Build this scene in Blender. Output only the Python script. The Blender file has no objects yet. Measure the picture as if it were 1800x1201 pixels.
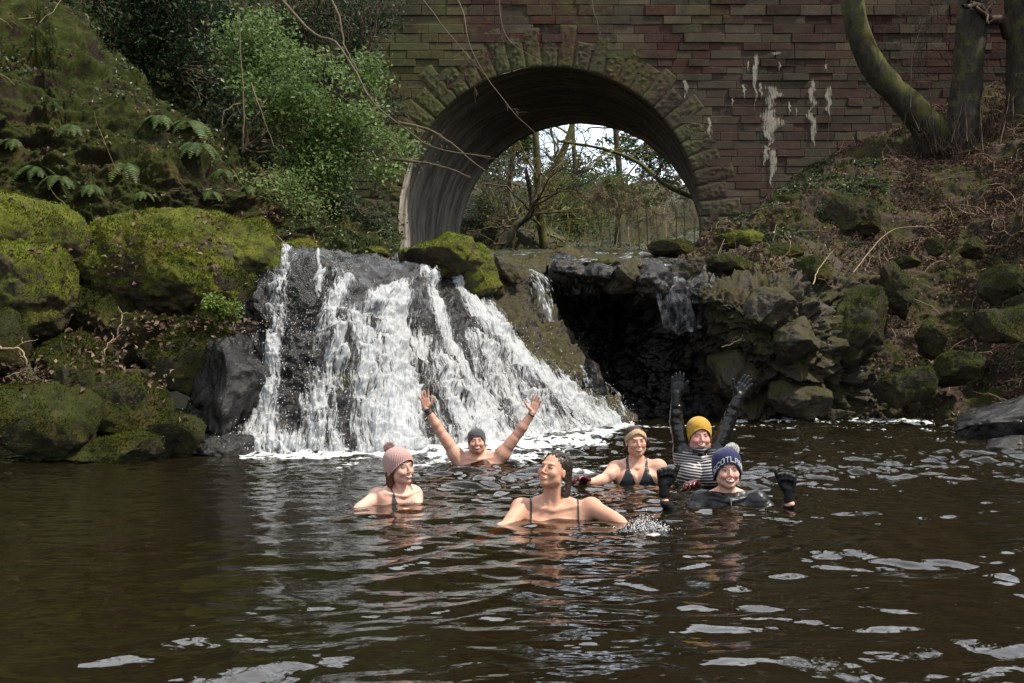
import bpy, math, random
import numpy as np
from mathutils import Vector, Matrix
R = math.radians
scn = bpy.context.scene

# ------------------------------------------------------------------ camera
FPX, CAMH, CX, HY = 1750.0, 0.95, 900.0, 640.0
cam_d = bpy.data.cameras.new('camera'); cam = bpy.data.objects.new('camera', cam_d)
scn.collection.objects.link(cam); scn.camera = cam
cam.location = (0, 0, CAMH); cam.rotation_euler = (R(90), 0, 0)
cam_d.sensor_width = 36; cam_d.lens = 36 * FPX / 1800
cam_d.shift_y = (HY - 600.5) / 1800.0
cam_d.clip_start = 0.05; cam_d.clip_end = 2000
scn.render.resolution_x = 1024; scn.render.resolution_y = 683

# ------------------------------------------------------------------ world, sun, exposure
SUN_EL, SUN_AZ = 56.0, 72.0        # azimuth: degrees from -Y (camera side) towards +X
w = bpy.data.worlds.new('World'); scn.world = w; w.use_nodes = True
wt = w.node_tree; wt.nodes.clear()
sky = wt.nodes.new('ShaderNodeTexSky'); sky.sky_type = 'NISHITA'; sky.sun_disc = False
sky.sun_elevation = R(SUN_EL)
_sd = Vector((math.sin(R(SUN_AZ)) * math.cos(R(SUN_EL)), -math.cos(R(SUN_AZ)) * math.cos(R(SUN_EL)), math.sin(R(SUN_EL))))
sky.sun_rotation = math.atan2(_sd.x, _sd.y)
bg = wt.nodes.new('ShaderNodeBackground'); bg.inputs['Strength'].default_value = 0.095
wo = wt.nodes.new('ShaderNodeOutputWorld')
# thin bright cloud over the blue
tc = wt.nodes.new('ShaderNodeTexCoord'); nz = wt.nodes.new('ShaderNodeTexNoise')
nz.inputs['Scale'].default_value = 2.2; nz.inputs['Detail'].default_value = 6
cr = wt.nodes.new('ShaderNodeValToRGB'); cr.color_ramp.elements[0].position = .30; cr.color_ramp.elements[1].position = .55
mx = wt.nodes.new('ShaderNodeMixRGB'); mx.inputs[2].default_value = (13.0, 13.4, 14.0, 1)
wt.links.new(tc.outputs['Generated'], nz.inputs['Vector']); wt.links.new(nz.outputs['Fac'], cr.inputs['Fac'])
wt.links.new(cr.outputs['Color'], mx.inputs[0]); wt.links.new(sky.outputs['Color'], mx.inputs[1])
sx = wt.nodes.new('ShaderNodeSeparateXYZ'); wt.links.new(tc.outputs['Generated'], sx.inputs[0])
mr = wt.nodes.new('ShaderNodeMapRange'); mr.interpolation_type = 'SMOOTHSTEP'; mr.inputs[1].default_value = .35; mr.inputs[2].default_value = .8; mr.inputs[3].default_value = .85; mr.inputs[4].default_value = 2.7
wt.links.new(sx.outputs[1], mr.inputs[0])      # sky brightened over the far woods to strengthen reflections in the pool
vm = wt.nodes.new('ShaderNodeVectorMath'); vm.operation = 'SCALE'; wt.links.new(mx.outputs['Color'], vm.inputs[0]); wt.links.new(mr.outputs[0], vm.inputs['Scale'])
wt.links.new(vm.outputs[0], bg.inputs['Color']); wt.links.new(bg.outputs['Background'], wo.inputs['Surface'])
sl = bpy.data.lights.new('sun', 'SUN'); sl.energy = 5.0; sl.angle = R(2.5); sl.color = (1, .91, .77)
so = bpy.data.objects.new('sun', sl); scn.collection.objects.link(so)
so.rotation_euler = (-_sd).to_track_quat('-Z', 'Y').to_euler(); so.location = (0, 0, 30)
scn.view_settings.view_transform = 'Standard'; scn.view_settings.look = 'None'
scn.view_settings.exposure = 0.12; scn.view_settings.gamma = 1
scn.view_settings.use_curve_mapping = False
scn.cycles.max_bounces = 6; scn.cycles.transparent_max_bounces = 16
scn.cycles.caustics_reflective = False; scn.cycles.caustics_refractive = False

# ------------------------------------------------------------------ numpy helpers
rs = np.random.RandomState(7)
_perm = rs.permutation(256); _perm = np.concatenate([_perm, _perm, _perm])
_g = rs.normal(size=(256, 3)); _g /= np.linalg.norm(_g, axis=1)[:, None]
def pn(p):
    p = np.asarray(p, dtype=np.float64); i = np.floor(p).astype(np.int64); f = p - i; i &= 255
    u = f * f * f * (f * (f * 6 - 15) + 10); out = 0
    for dx in (0, 1):
        wx = u[..., 0] if dx else 1 - u[..., 0]
        for dy in (0, 1):
            wy = u[..., 1] if dy else 1 - u[..., 1]
            for dz in (0, 1):
                wz = u[..., 2] if dz else 1 - u[..., 2]
                h = _perm[_perm[_perm[(i[..., 0] + dx) & 255] + ((i[..., 1] + dy) & 255)] + ((i[..., 2] + dz) & 255)]
                g = _g[h]
                out = out + wx * wy * wz * (g[..., 0] * (f[..., 0] - dx) + g[..., 1] * (f[..., 1] - dy) + g[..., 2] * (f[..., 2] - dz))
    return out * 1.5
def fbm(p, o=4, s=1.0, gain=.5, seed=0):
    p = np.asarray(p) * s + seed * 17.31; a = 1; t = 0
    for k in range(o):
        t = t + a * pn(p); p = p * 2.03 + 5.7; a *= gain
    return t
def ridged(p, o=4, s=1.0, gain=.5, seed=0):
    p = np.asarray(p) * s + seed * 11.7; a = 1; t = 0
    for k in range(o):
        t = t + a * (1 - 2.2 * np.abs(pn(p))); p = p * 2.07 + 3.1; a *= gain
    return t
def sstep(a, b, x):
    t = np.clip((x - a) / (b - a), 0, 1); return t * t * (3 - 2 * t)
def P(px, py, d): return np.array([(px - CX) / FPX * d, d, CAMH + (HY - py) / FPX * d])
def proj(V):
    d = np.maximum(V[..., 1], .01); return CX + V[..., 0] / d * FPX, HY - (V[..., 2] - CAMH) / d * FPX
def crm(C, n):
    C = np.asarray(C, float); m = len(C); t = np.linspace(0, m - 1, n); i = np.minimum(t.astype(int), m - 2); f = t - i
    f = f.reshape((-1,) + (1,) * (C.ndim - 1))
    E = np.concatenate([[2 * C[0] - C[1]], C, [2 * C[-1] - C[-2]]])
    a, b, c, d = E[i], E[i + 1], E[i + 2], E[i + 3]
    return b + .5 * f * (c - a + f * (2 * a - 5 * b + 4 * c - d + f * (3 * (b - c) + d - a)))
def loft(ctrl, nv, nu):
    G = crm(np.array(ctrl, float), nv); return np.swapaxes(crm(np.swapaxes(G, 0, 1), nu), 0, 1)
def gnorm(G):
    a = np.gradient(G, axis=1); b = np.gradient(G, axis=0); n = np.cross(a, b)
    return n / (np.linalg.norm(n, axis=-1, keepdims=True) + 1e-12)
def gquads(nv, nu):
    i = np.arange(nv * nu).reshape(nv, nu)
    return np.stack([i[:-1, :-1], i[:-1, 1:], i[1:, 1:], i[1:, :-1]], -1).reshape(-1, 4)
class Acc:
    def __init__(s): s.v = []; s.f = []; s.n = 0; s.a = []
    def add(s, V, F, a=None):
        V = np.asarray(V, float).reshape(-1, 3); F = np.asarray(F, int)
        s.v.append(V); s.f.append(F + s.n); s.n += len(V)
        if a is not None: s.a.append(np.broadcast_to(np.asarray(a, float), (len(V),)) )
    def V(s): return np.concatenate(s.v)
    def F(s):
        k = max(f.shape[1] for f in s.f)
        if all(f.shape[1] == k for f in s.f): return np.concatenate(s.f)
        return s.f
def mesh(name, V, F, smooth=True, attrs=None):
    me = bpy.data.meshes.new(name); Fs = F if isinstance(F, list) else [F]
    V = np.asarray(V, np.float32)
    me.vertices.add(len(V)); me.vertices.foreach_set('co', V.ravel())
    lt = np.concatenate([np.full(len(f), f.shape[1]) for f in Fs]); li = np.concatenate([f.ravel() for f in Fs])
    me.loops.add(len(li)); me.loops.foreach_set('vertex_index', li.astype(np.int32))
    me.polygons.add(len(lt)); me.polygons.foreach_set('loop_start', np.concatenate([[0], np.cumsum(lt)[:-1]]).astype(np.int32))
    me.polygons.foreach_set('loop_total', lt.astype(np.int32))
    me.polygons.foreach_set('use_smooth', np.full(len(lt), smooth))
    for k, a in (attrs or {}).items():
        a = np.asarray(a, np.float32)
        if a.ndim == 1:
            at = me.attributes.new(k, 'FLOAT', 'POINT'); at.data.foreach_set('value', a)
        else:
            at = me.attributes.new(k, 'FLOAT_VECTOR', 'POINT'); at.data.foreach_set('vector', a.ravel())
    me.update(); me.validate(); return me
def mk(name, V, F, mat, parent=None, loc=None, smooth=True, attrs=None, **props):
    if parent is not None: base = np.array(parent['_base'])
    else: base = np.array(loc if loc is not None else (0, 0, 0), float)
    o = bpy.data.objects.new(name, mesh(name, np.asarray(V) - base, F, smooth, attrs)); o.data.materials.append(mat)
    scn.collection.objects.link(o)
    if parent is not None:
        o.parent = parent; o['_base'] = [float(x) for x in base]
    else:
        o.location = base; o['_base'] = [float(x) for x in base]
    for k, v in props.items(): o[k] = v
    return o
def empty(name, loc, **props):
    o = bpy.data.objects.new(name, None); scn.collection.objects.link(o); o.location = loc
    o['_base'] = [float(x) for x in loc]
    for k, v in props.items(): o[k] = v
    return o
def tube(acc, pts, rad, sides=6, a=None):
    pts = np.asarray(pts, float); n = len(pts); rad = np.broadcast_to(rad, (n,))
    t = np.gradient(pts, axis=0); t /= np.linalg.norm(t, axis=1)[:, None] + 1e-9
    up = np.array([0.13, 0.21, .97]) if abs(t[0, 2]) < .9 else np.array([.97, .2, .1])
    x = np.cross(t, up); x /= np.linalg.norm(x, axis=1)[:, None] + 1e-9; y = np.cross(x, t)
    an = np.linspace(0, 2 * np.pi, sides, endpoint=False)
    V = pts[:, None] + rad[:, None, None] * (np.cos(an)[None, :, None] * x[:, None] + np.sin(an)[None, :, None] * y[:, None])
    i = np.arange(n * sides).reshape(n, sides); j = np.roll(i, -1, 1)
    F = np.stack([i[:-1], j[:-1], j[1:], i[1:]], -1).reshape(-1, 4); acc.add(V, F, a)
def sample(V, F, n, flt=None, rng=rs):
    A, B, C, D = V[F[:, 0]], V[F[:, 1]], V[F[:, 2]], V[F[:, 3]]
    nn = np.cross(C - A, D - B); ar = np.linalg.norm(nn, axis=1); nn = nn / (ar[:, None] + 1e-12)
    wgt = ar.copy()
    if flt is not None: wgt = wgt * flt((A + C) / 2, nn)
    wgt = wgt / wgt.sum(); k = rng.choice(len(F), n, p=wgt); s, t = rng.rand(n, 1), rng.rand(n, 1)
    p = (A[k] * (1 - s) + B[k] * s) * (1 - t) + (D[k] * (1 - s) + C[k] * s) * t
    return p, nn[k]
def leafquads(acc, p, n, size, aspect=.6, tilt=.5, rng=rs, curl=.25, a=None):
    """rhombic leaves folded along the midrib, facing roughly along n"""
    N = len(p); size = np.broadcast_to(size, (N,))[:, None]
    n = n + rng.normal(size=(N, 3)) * tilt; n /= np.linalg.norm(n, axis=1)[:, None]
    d = rng.normal(size=(N, 3)); x = np.cross(n, d); x /= np.linalg.norm(x, axis=1)[:, None]; y = np.cross(n, x)
    c = (rng.rand(N, 1) * curl) * size
    v0 = p - x * size * .5; v2 = p + x * size * .5
    v1 = p + y * size * aspect * .5 + n * c - x * size * .06; v3 = p - y * size * aspect * .5 + n * c - x * size * .06
    V = np.stack([v0, v1, v2, v3], 1).reshape(-1, 3); i = np.arange(N)[:, None] * 4
    F = np.concatenate([i + [0, 1, 2], i + [0, 2, 3]], 1).reshape(-1, 3)
    r = rng.rand(N) if a is None else a
    acc.add(V, F, np.repeat(r, 4))
_ico = {}
def ico(sub):
    if sub in _ico: return _ico[sub]
    import bmesh
    bm = bmesh.new(); bmesh.ops.create_icosphere(bm, subdivisions=sub, radius=1)
    V = np.array([v.co[:] for v in bm.verts]); F = np.array([[v.index for v in f.verts] for f in bm.faces]); bm.free()
    _ico[sub] = (V, F); return V, F
def vnorm(V, F):
    n = np.cross(V[F[:, 1]] - V[F[:, 0]], V[F[:, 2]] - V[F[:, 0]]); out = np.zeros_like(V)
    for k in range(F.shape[1]): np.add.at(out, F[:, k], n)
    return out / (np.linalg.norm(out, axis=1)[:, None] + 1e-12)

# ------------------------------------------------------------------ material helpers
class S:
    """tiny expression wrapper over shader math nodes"""
    def __init__(s, t, o): s.t = t; s.o = o
    def _m(s, op, b=None, c=None, rev=False):
        n = s.t.nodes.new('ShaderNodeMath'); n.operation = op
        a = s
        if rev: a, b = b, s
        for k, x in enumerate((a, b, c)):
            if x is None: continue
            if isinstance(x, S): s.t.links.new(x.o, n.inputs[k])
            else: n.inputs[k].default_value = float(x)
        return S(s.t, n.outputs[0])
    def __add__(s, b): return s._m('ADD', b)
    __radd__ = __add__
    def __sub__(s, b): return s._m('SUBTRACT', b)
    def __rsub__(s, b): return s._m('SUBTRACT', b, rev=True)
    def __mul__(s, b): return s._m('MULTIPLY', b)
    __rmul__ = __mul__
    def __truediv__(s, b): return s._m('DIVIDE', b)
    def max(s, b): return s._m('MAXIMUM', b)
    def min(s, b): return s._m('MINIMUM', b)
    def abs(s): return s._m('ABSOLUTE')
    def sqrt(s): return s._m('SQRT')
    def sin(s): return s._m('SINE')
    def ss(s, a, b):
        n = s.t.nodes.new('ShaderNodeMapRange'); n.interpolation_type = 'SMOOTHSTEP'; s.t.links.new(s.o, n.inputs[0])
        n.inputs[1].default_value = a; n.inputs[2].default_value = b; return S(s.t, n.outputs[0])
class MatB:
    def __init__(s, name):
        s.m = bpy.data.materials.new(name); s.m.use_nodes = True; s.t = s.m.node_tree; s.t.nodes.clear()
        s.out = s.t.nodes.new('ShaderNodeOutputMaterial'); s.b = s.t.nodes.new('ShaderNodeBsdfPrincipled')
        s.t.links.new(s.b.outputs[0], s.out.inputs['Surface'])
        s.tc = s.t.nodes.new('ShaderNodeTexCoord'); s.co = s.tc.outputs['Object']
    def scale(s, v, loc=(0, 0, 0), src=None):
        n = s.t.nodes.new('ShaderNodeMapping'); n.inputs['Scale'].default_value = v; n.inputs['Location'].default_value = loc
        s.t.links.new(src or s.co, n.inputs['Vector']); return n.outputs[0]
    def noise(s, sc, det=4, rough=.55, vec=None, dist=0):
        n = s.t.nodes.new('ShaderNodeTexNoise'); n.inputs['Scale'].default_value = sc; n.inputs['Detail'].default_value = det
        n.inputs['Roughness'].default_value = rough; n.inputs['Distortion'].default_value = dist
        s.t.links.new(vec or s.co, n.inputs['Vector']); return S(s.t, n.outputs['Fac'])
    def voro(s, sc, vec=None, feat='F1'):
        n = s.t.nodes.new('ShaderNodeTexVoronoi'); n.inputs['Scale'].default_value = sc; n.feature = feat
        s.t.links.new(vec or s.co, n.inputs['Vector']); return S(s.t, n.outputs['Distance'])
    def attr(s, name):
        n = s.t.nodes.new('ShaderNodeAttribute'); n.attribute_name = name; return n
    def fattr(s, name): return S(s.t, s.attr(name).outputs['Fac'])
    def ramp(s, f, stops):
        n = s.t.nodes.new('ShaderNodeValToRGB'); e = n.color_ramp.elements
        while len(e) < len(stops): e.new(.5)
        for k, (p, c) in enumerate(stops): e[k].position = p; e[k].color = (*c, 1)
        s.t.links.new(f.o, n.inputs[0]); return n.outputs[0]
    def mix(s, f, a, b, mode='MIX'):
        n = s.t.nodes.new('ShaderNodeMixRGB'); n.blend_type = mode
        for k, x in enumerate((f, a, b)):
            if isinstance(x, S): s.t.links.new(x.o, n.inputs[k])
            elif isinstance(x, (tuple, list)): n.inputs[k].default_value = (*x, 1)
            elif isinstance(x, (int, float)): n.inputs[k].default_value = x
            else: s.t.links.new(x, n.inputs[k])
        return n.outputs[0]
    def nz(s):
        g = s.t.nodes.new('ShaderNodeNewGeometry'); x = s.t.nodes.new('ShaderNodeSeparateXYZ'); s.t.links.new(g.outputs['Normal'], x.inputs[0])
        return S(s.t, x.outputs[2])
    def xyz(s, sock=None):
        x = s.t.nodes.new('ShaderNodeSeparateXYZ'); s.t.links.new(sock or s.co, x.inputs[0]); return [S(s.t, x.outputs[k]) for k in range(3)]
    def bump(s, h, strength=.5, dist=.02):
        n = s.t.nodes.new('ShaderNodeBump'); n.inputs['Strength'].default_value = strength; n.inputs['Distance'].default_value = dist
        s.t.links.new(h.o, n.inputs['Height']); s.t.links.new(n.outputs[0], s.b.inputs['Normal']); return n
    def set(s, **k):
        for a, v in k.items():
            i = s.b.inputs[a.replace('_', ' ')]
            if isinstance(v, S): s.t.links.new(v.o, i)
            elif isinstance(v, (int, float)): i.default_value = v
            elif isinstance(v, tuple): i.default_value = (*v, 1) if len(v) == 3 else v
            else: s.t.links.new(v, i)
        return s
def simple(name, col, rough=.6, spec=.5, var=.25, sc=20, bumpd=0.0, bs=60):
    m = MatB(name); n = m.noise(sc)
    m.set(Base_Color=m.mix(n, tuple(c * (1 - var) for c in col), tuple(min(1, c * (1 + var)) for c in col)), Roughness=rough)
    m.b.inputs['Specular IOR Level'].default_value = spec
    if bumpd: m.bump(m.noise(bs), .8, bumpd)
    return m.m

def rock_mat(name, rock_a, rock_b, moss_a, moss_b, moss_lo=.35, moss_hi=.75, rough=.55, wet=False, litter=0.0, moss_sc=1.3):
    m = MatB(name); nzv = m.nz(); big = m.noise(moss_sc, 5, .6); mid = m.noise(6, 6, .65); fine = m.noise(38, 5, .7)
    rock = m.ramp(mid, [(.3, rock_a), (.5, tuple((x + y) / 2 for x, y in zip(rock_a, rock_b))), (.72, rock_b)])
    rock = m.mix(fine.ss(.3, .7) * .55, rock, tuple(x * .35 for x in rock_a))
    mo = m.ramp(m.noise(3.2, 5, .7), [(.3, moss_a), (.55, tuple((x + y) / 2 for x, y in zip(moss_a, moss_b))), (.75, moss_b)])
    mo = m.mix(1 - m.noise(60, 3, .7).ss(.25, .55) * .8, mo, tuple(x * .5 for x in moss_a))
    mo = m.mix(m.noise(1.7, 4, .7).ss(.52, .68) * .65, mo, (.085, .06, .022))
    fac = (nzv * .55 + (big - .5) * 2.0 + (mid - .5) * .9 + .35).ss(moss_lo, moss_hi)
    col = m.mix(fac, rock, mo)
    if litter:
        lt = (nzv * .6 + (m.noise(2.3, 5, .7) - .5) * 2).ss(litter, litter + .2)
        lc = m.ramp(m.noise(45, 3, .8), [(.3, (.025, .016, .011)), (.5, (.06, .041, .029)), (.7, (.13, .092, .068))])
        col = m.mix(lt, col, lc)
    m.set(Base_Color=col, Roughness=(fac * .4 + rough).min(.95) if wet else (fac * .2 + rough).min(.97))
    m.b.inputs['Specular IOR Level'].default_value = .5 if wet else .25
    h = fine * .5 + m.noise(110, 3, .7) * .35 * (fac + .3) + mid * 1.2
    m.bump(h, .9, .035); return m.m
M = {}
M['moss'] = rock_mat('mossy rock', (.035, .03, .022), (.11, .085, .05), (.055, .066, .010), (.21, .235, .026), .08, .55, .75)
M['mossdark'] = rock_mat('shaded mossy rock', (.03, .026, .018), (.09, .07, .045), (.020, .026, .005), (.065, .072, .009), .1, .6, .75)  # darker copy of the mossy rock, with shade put into its colours
M['wet'] = rock_mat('wet basalt', (.006, .0055, .006), (.024, .020, .020), (.022, .026, .006), (.05, .05, .012), .8, 1.25, .2, wet=True)
M['brownrock'] = rock_mat('brown mossy rock', (.018, .014, .010), (.080, .060, .040), (.035, .034, .008), (.085, .075, .018), .2, .75, .5, wet=True)
M['bank'] = rock_mat('left bank earth', (.018, .013, .007), (.06, .042, .024), (.020, .028, .004), (.062, .078, .010), .02, .5, .85, litter=.55)  # olive moss and earth, colours darkened in place of shade over the bank
M['rbank'] = rock_mat('leafy bank earth', (.022, .017, .012), (.07, .052, .04), (.03, .036, .006), (.07, .075, .012), .42, .82, .85, litter=.40)
M['bed'] = rock_mat('river bed', (.03, .022, .012), (.09, .07, .035), (.03, .03, .01), (.08, .07, .02), .2, .8, .5)
# ------------------------------------------------------------------ terrain patches
def patch(name, ctrl, nv, nu, mat, disp, **props):
    C = np.array([[P(*p) for p in row] for row in ctrl])
    G = loft(C, nv, nu); N = gnorm(G)
    for _ in range(60):
        N[1:-1, 1:-1] = (N[1:-1, 1:-1] * 2 + N[:-2, 1:-1] + N[2:, 1:-1] + N[1:-1, :-2] + N[1:-1, 2:]) / 6
    N /= np.linalg.norm(N, axis=-1, keepdims=True) + 1e-9; G = G + N * disp(G)[..., None]
    V = G.reshape(-1, 3); F = gquads(nv, nu)
    o = mk(name, V, F, mat, **props); return o, G, F
# left bank: rows from hidden foot up to ridge and the slope behind
lb_px = [-420, -150, 20, 120, 220, 320, 430, 560, 700]
lb = [
 [(x, y, d) for x, y, d in zip(lb_px, [900, 800, 640, 620, 610, 600, 600, 560, 520], [7.5, 9.5, 12.2, 12.6, 13, 13.3, 13.8, 15, 17])],
 [(x, y, d) for x, y, d in zip(lb_px, [520, 470, 400, 402, 400, 398, 415, 440, 446], [8.6, 10.6, 13.0, 13.4, 13.8, 14.2, 14.8, 16, 18])],
 [(x, y, d) for x, y, d in zip(lb_px, [380, 340, 300, 305, 300, 310, 345, 415, 442], [9.2, 11.2, 13.6, 13.9, 14.3, 14.6, 15.2, 16.5, 20])],
 [(x, y, d) for x, y, d in zip(lb_px, [120, 130, 160, 175, 205, 245, 300, 400, 438], [10.2, 12.2, 14.4, 14.7, 15.2, 15.6, 16.3, 17.4, 22])],
 [(x, y, d) for x, y, d in zip(lb_px, [-300, -160, -5, 45, 120, 190, 280, 392, 434], [12.5, 14.5, 16.6, 16.8, 17.2, 17.4, 18, 19, 25])],
 [(x, y, d) for x, y, d in zip(lb_px, [-420, -260, -60, 20, 110, 185, 275, 390, 432], [16, 18, 20, 20.5, 21, 21.5, 22, 22.5, 27])],
 [(x, y, d) for x, y, d in zip(lb_px, [-900, -700, -420, -330, -220, -90, 90, 330, 428], [24, 25, 26, 26, 26.3, 26.6, 27, 28, 29])],
]
lb_o, lbG, lbF = patch('left_bank', lb, 420, 640, M['bank'],
    lambda G: fbm(G, 3, .55, seed=1) * .42 + ridged(G * [1, 1, 2.2], 4, 1.1, seed=2) * .17 + fbm(G, 4, 4.5, .6, seed=3) * .08 - .12, kind='structure')
# upstream river bed running back under the arch
ub = [[(x, 480 - i, d) for i, (x, d) in enumerate(zip((380, 560, 760, 960, 1160, 1360), (15, 15, 17, 18.5, 18.8, 18.8)))]] + [[(x, y, d) for x in (380, 560, 760, 960, 1160, 1360)] for y, d in ((463, 20), (452, 23), (447, 30), (446, 38), (400, 52), (372, 60), (330, 75))]
ub_o, ubG, ubF = patch('river_bed', ub, 260, 260, M['bed'],
    lambda G: fbm(G, 3, .6, seed=4) * .16 + ridged(G, 4, 1.9, seed=5) * .05 + np.where(G[..., 1] > 40, 2, 0) * (fbm(G, 3, .12, seed=6)) * .8, kind='structure')
# right side: rock face with the cave, ledges, and the leafy bank up to the bridge wall
rows = [
 # px    985         1080        1165        1240        1310        1420        1500        1600        1700        1850        2100        2500
 [(985,775,17.8),(1080,770,18),(1165,768,17.9),(1240,766,17.3),(1310,765,17),(1420,765,17),(1510,765,17),(1610,770,16.8),(1720,780,15.5),(1880,800,13),(2150,860,10),(2600,980,7.5)],
 [(985,742,17.8),(1080,738,18.3),(1165,736,17.6),(1240,736,17.3),(1310,735,16.9),(1420,735,16.9),(1510,735,17.1),(1610,733,17),(1720,725,16),(1880,715,13.6),(2150,720,10.4),(2600,760,8)],
 [(985,650,18.4),(1080,640,18.9),(1160,645,17.9),(1245,660,17.7),(1320,645,16.4),(1430,655,16.3),(1530,665,17.2),(1620,668,17.8),(1720,655,17.3),(1870,630,14.6),(2150,600,11.2),(2600,560,8.6)],
 [(985,540,18.3),(1080,535,18.7),(1165,560,17.6),(1240,585,17.1),(1320,575,16.1),(1440,575,16.3),(1530,605,17.9),(1620,600,18.6),(1720,585,18.2),(1860,550,15.6),(2150,480,12),(2600,400,9.2)],
 [(970,496,17.0),(1082,496,16.8),(1165,513,16.6),(1230,525,16.4),(1320,528,16.3),(1420,515,16.7),(1510,555,18.4),(1610,550,19.3),(1710,530,19),(1850,490,16.6),(2150,390,13),(2600,270,10)],
 [(958,472,17.3),(1090,472,17.4),(1160,478,17.4),(1235,486,17.3),(1320,494,17.1),(1405,472,17.8),(1500,490,19.2),(1605,490,20.2),(1700,460,20),(1840,410,18),(2150,270,15),(2600,110,12)],
 [(950,448,22),(1090,449,21.5),(1160,452,21),(1240,446,20.5),(1320,425,20.2),(1400,400,20.4),(1490,405,21),(1600,395,22),(1700,370,22),(1830,310,20.5),(2150,130,18),(2600,-150,15)],
 [(950,444,26),(1080,445,25.5),(1165,447,24.5),(1245,410,23.5),(1310,372,23),(1400,325,23),(1500,300,23.4),(1600,300,24),(1700,270,24.2),(1830,215,23),(2150,20,21),(2600,-300,19)],
 [(950,443,30),(1060,443,29.5),(1170,442,28.8),(1245,436,28.4),(1310,380,28.4),(1400,315,28.4),(1500,245,28.4),(1600,205,28.4),(1700,165,28.6),(1830,90,28.8),(2150,-120,28),(2600,-500,28)],
 [(950,443,36),(1060,443,36),(1170,442,36),(1245,420,36),(1310,380,36),(1400,320,36),(1500,250,36),(1600,205,36),(1700,165,36),(1830,90,36),(2150,-120,36),(2600,-500,36)],
]
def rdisp(G):
    px, py = proj(G)
    rockw = 1 - sstep(1490, 1620, px) * 1.0; low = sstep(2.9, 2.3, G[..., 2])
    a = fbm(G, 3, .6, seed=8) * .25 + ridged(G, 4, 1.1, seed=9) * (.08 + .14 * rockw * low) + fbm(G, 5, 3.2, .6, seed=10) * (.05 + .06 * rockw * low) + fbm(G, 2, 1.1, seed=14) * .14 * rockw * sstep(2.0, 2.6, G[..., 2]) * sstep(23, 19, G[..., 1])
    blocks = np.abs(fbm(G * [1, 1, 1.6], 3, 2.4, seed=12)) * -.22 * rockw
    return (a + blocks - .14) * sstep(35, 27, G[..., 1] )
rb_o, rbG, rbF = patch('right_bank', rows, 520, 900, M['rbank'], rdisp, kind='structure')
# material split: lower rock face gets the brown rock
rb_o.data.materials.append(M['brownrock'])
Vr = rbG.reshape(-1, 3); fc = Vr[rbF].mean(1); fpx, fpy = proj(fc)
isrock = (fpx + fbm(fc, 3, .8, seed=13) * 90 < 1520) & (fc[:, 1] < 21.5) & (fpy > 425)
rb_o.data.materials.append(M['wet'])
iswet = isrock & (fpx + fbm(fc, 3, 1.5, seed=16) * 60 < 1235) & (fc[:, 1] < 20.5)
rb_o.data.polygons.foreach_set('material_index', (isrock.astype(np.int32) + iswet))
# pool floor
yy = np.linspace(.3, 24, 200); xx = np.linspace(-16, 16, 220); XX, YY = np.meshgrid(xx, yy)
ZZ = -.62 - .5 * sstep(3, 7, YY) + fbm(np.stack([XX, YY, YY * 0], -1), 4, 1.3, .6, seed=20) * .12
mk('pool_floor', np.stack([XX, YY, ZZ], -1).reshape(-1, 3), gquads(200, 220), M['bed'], kind='structure')
# wide ground sheet far beyond everything
yy = np.linspace(-30, 160, 120); xx = np.linspace(-120, 120, 120); XX, YY = np.meshgrid(xx, yy)
rr = np.abs(XX) - 14
ZZ = -1.7 + sstep(34, 60, YY) * 5.0 + np.where(YY > 60, (YY - 60) * .12, 0) + np.where(rr > 0, rr, 0) * .35 + fbm(np.stack([XX, YY, YY * 0], -1), 3, .08, seed=21) * .6
mk('ground', np.stack([XX, YY, ZZ], -1).reshape(-1, 3), gquads(120, 120), M['bank'], kind='structure')

# ------------------------------------------------------------------ boulders
def boulder(label, px, py, d, rx, ry, rz, mat, seed, sub=6, rot=0, tilt=0, amp=.16, cat='boulder', group=None, lump=.5, name='mossy_boulder', fac=None):
    if fac is None: fac = 5 if mat is M['moss'] else 14
    """centre at pixel px,py,depth d; radii in metres"""
    V, F = ico(sub); V = V.copy()
    sc = np.array([rx, ry, rz]); sgn = np.sign(V); V = sgn * np.abs(V) ** (.9 if mat is M['moss'] else .68)
    rg = np.random.RandomState(seed)
    for _ in range(fac):
        nn_ = rg.normal(size=3); nn_ /= np.linalg.norm(nn_); o_ = rg.uniform(.62, .93) if mat is M['moss'] else rg.uniform(.50, .84); dd_ = V @ nn_ - o_; V = V - nn_ * (np.maximum(dd_, 0) * .88)[:, None]
    Vs = V * sc
    n = fbm(Vs, 3, .8 / max(.3, min(rx, rz)), seed=seed) * amp * lump * 2 * min(rx, rz) + ridged(Vs * [1, 1, .6], 3, 1.9, seed=seed + 1) * .085 * min(1, rz) + fbm(Vs, 4, 7, .6, seed=seed + 2) * .028
    n += (np.abs(pn(Vs * 3.1 + seed)) - .3) * .12 * min(1, rz)
    Vs = Vs + V / np.linalg.norm(V, axis=1)[:, None] * n[:, None]
    Mx = np.array(Matrix.Rotation(rot, 3, 'Z') @ Matrix.Rotation(tilt, 3, 'Y'))
    Vs = Vs @ Mx.T; c = P(px, py, d)
    if px > 1540 and d > 14.5: c[2] -= rz * .35; c[1] += ry * .2
    V2 = Vs + c
    o = mk(name, V2, F, mat, loc=(c[0], c[1], V2[:, 2].min()), label=label, category=cat)
    if group: o['group'] = group
    return o, V2, F
BL = []
def B(*a, **k): BL.append(boulder(*a, **k)); return BL[-1]
gm = 'mossy boulders on the left bank of the pool'
B('big bright green moss-covered dome of rock at the left edge, topmost of its pile', 10, 425, 11.3, .80, .8, .52, M['moss'], 31, rot=.2, group=gm)
B('rounded mossy rock lobe at the left edge directly below the bright green dome', 30, 515, 10.8, .52, .6, .56, M['moss'], 33, group=gm)
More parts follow.
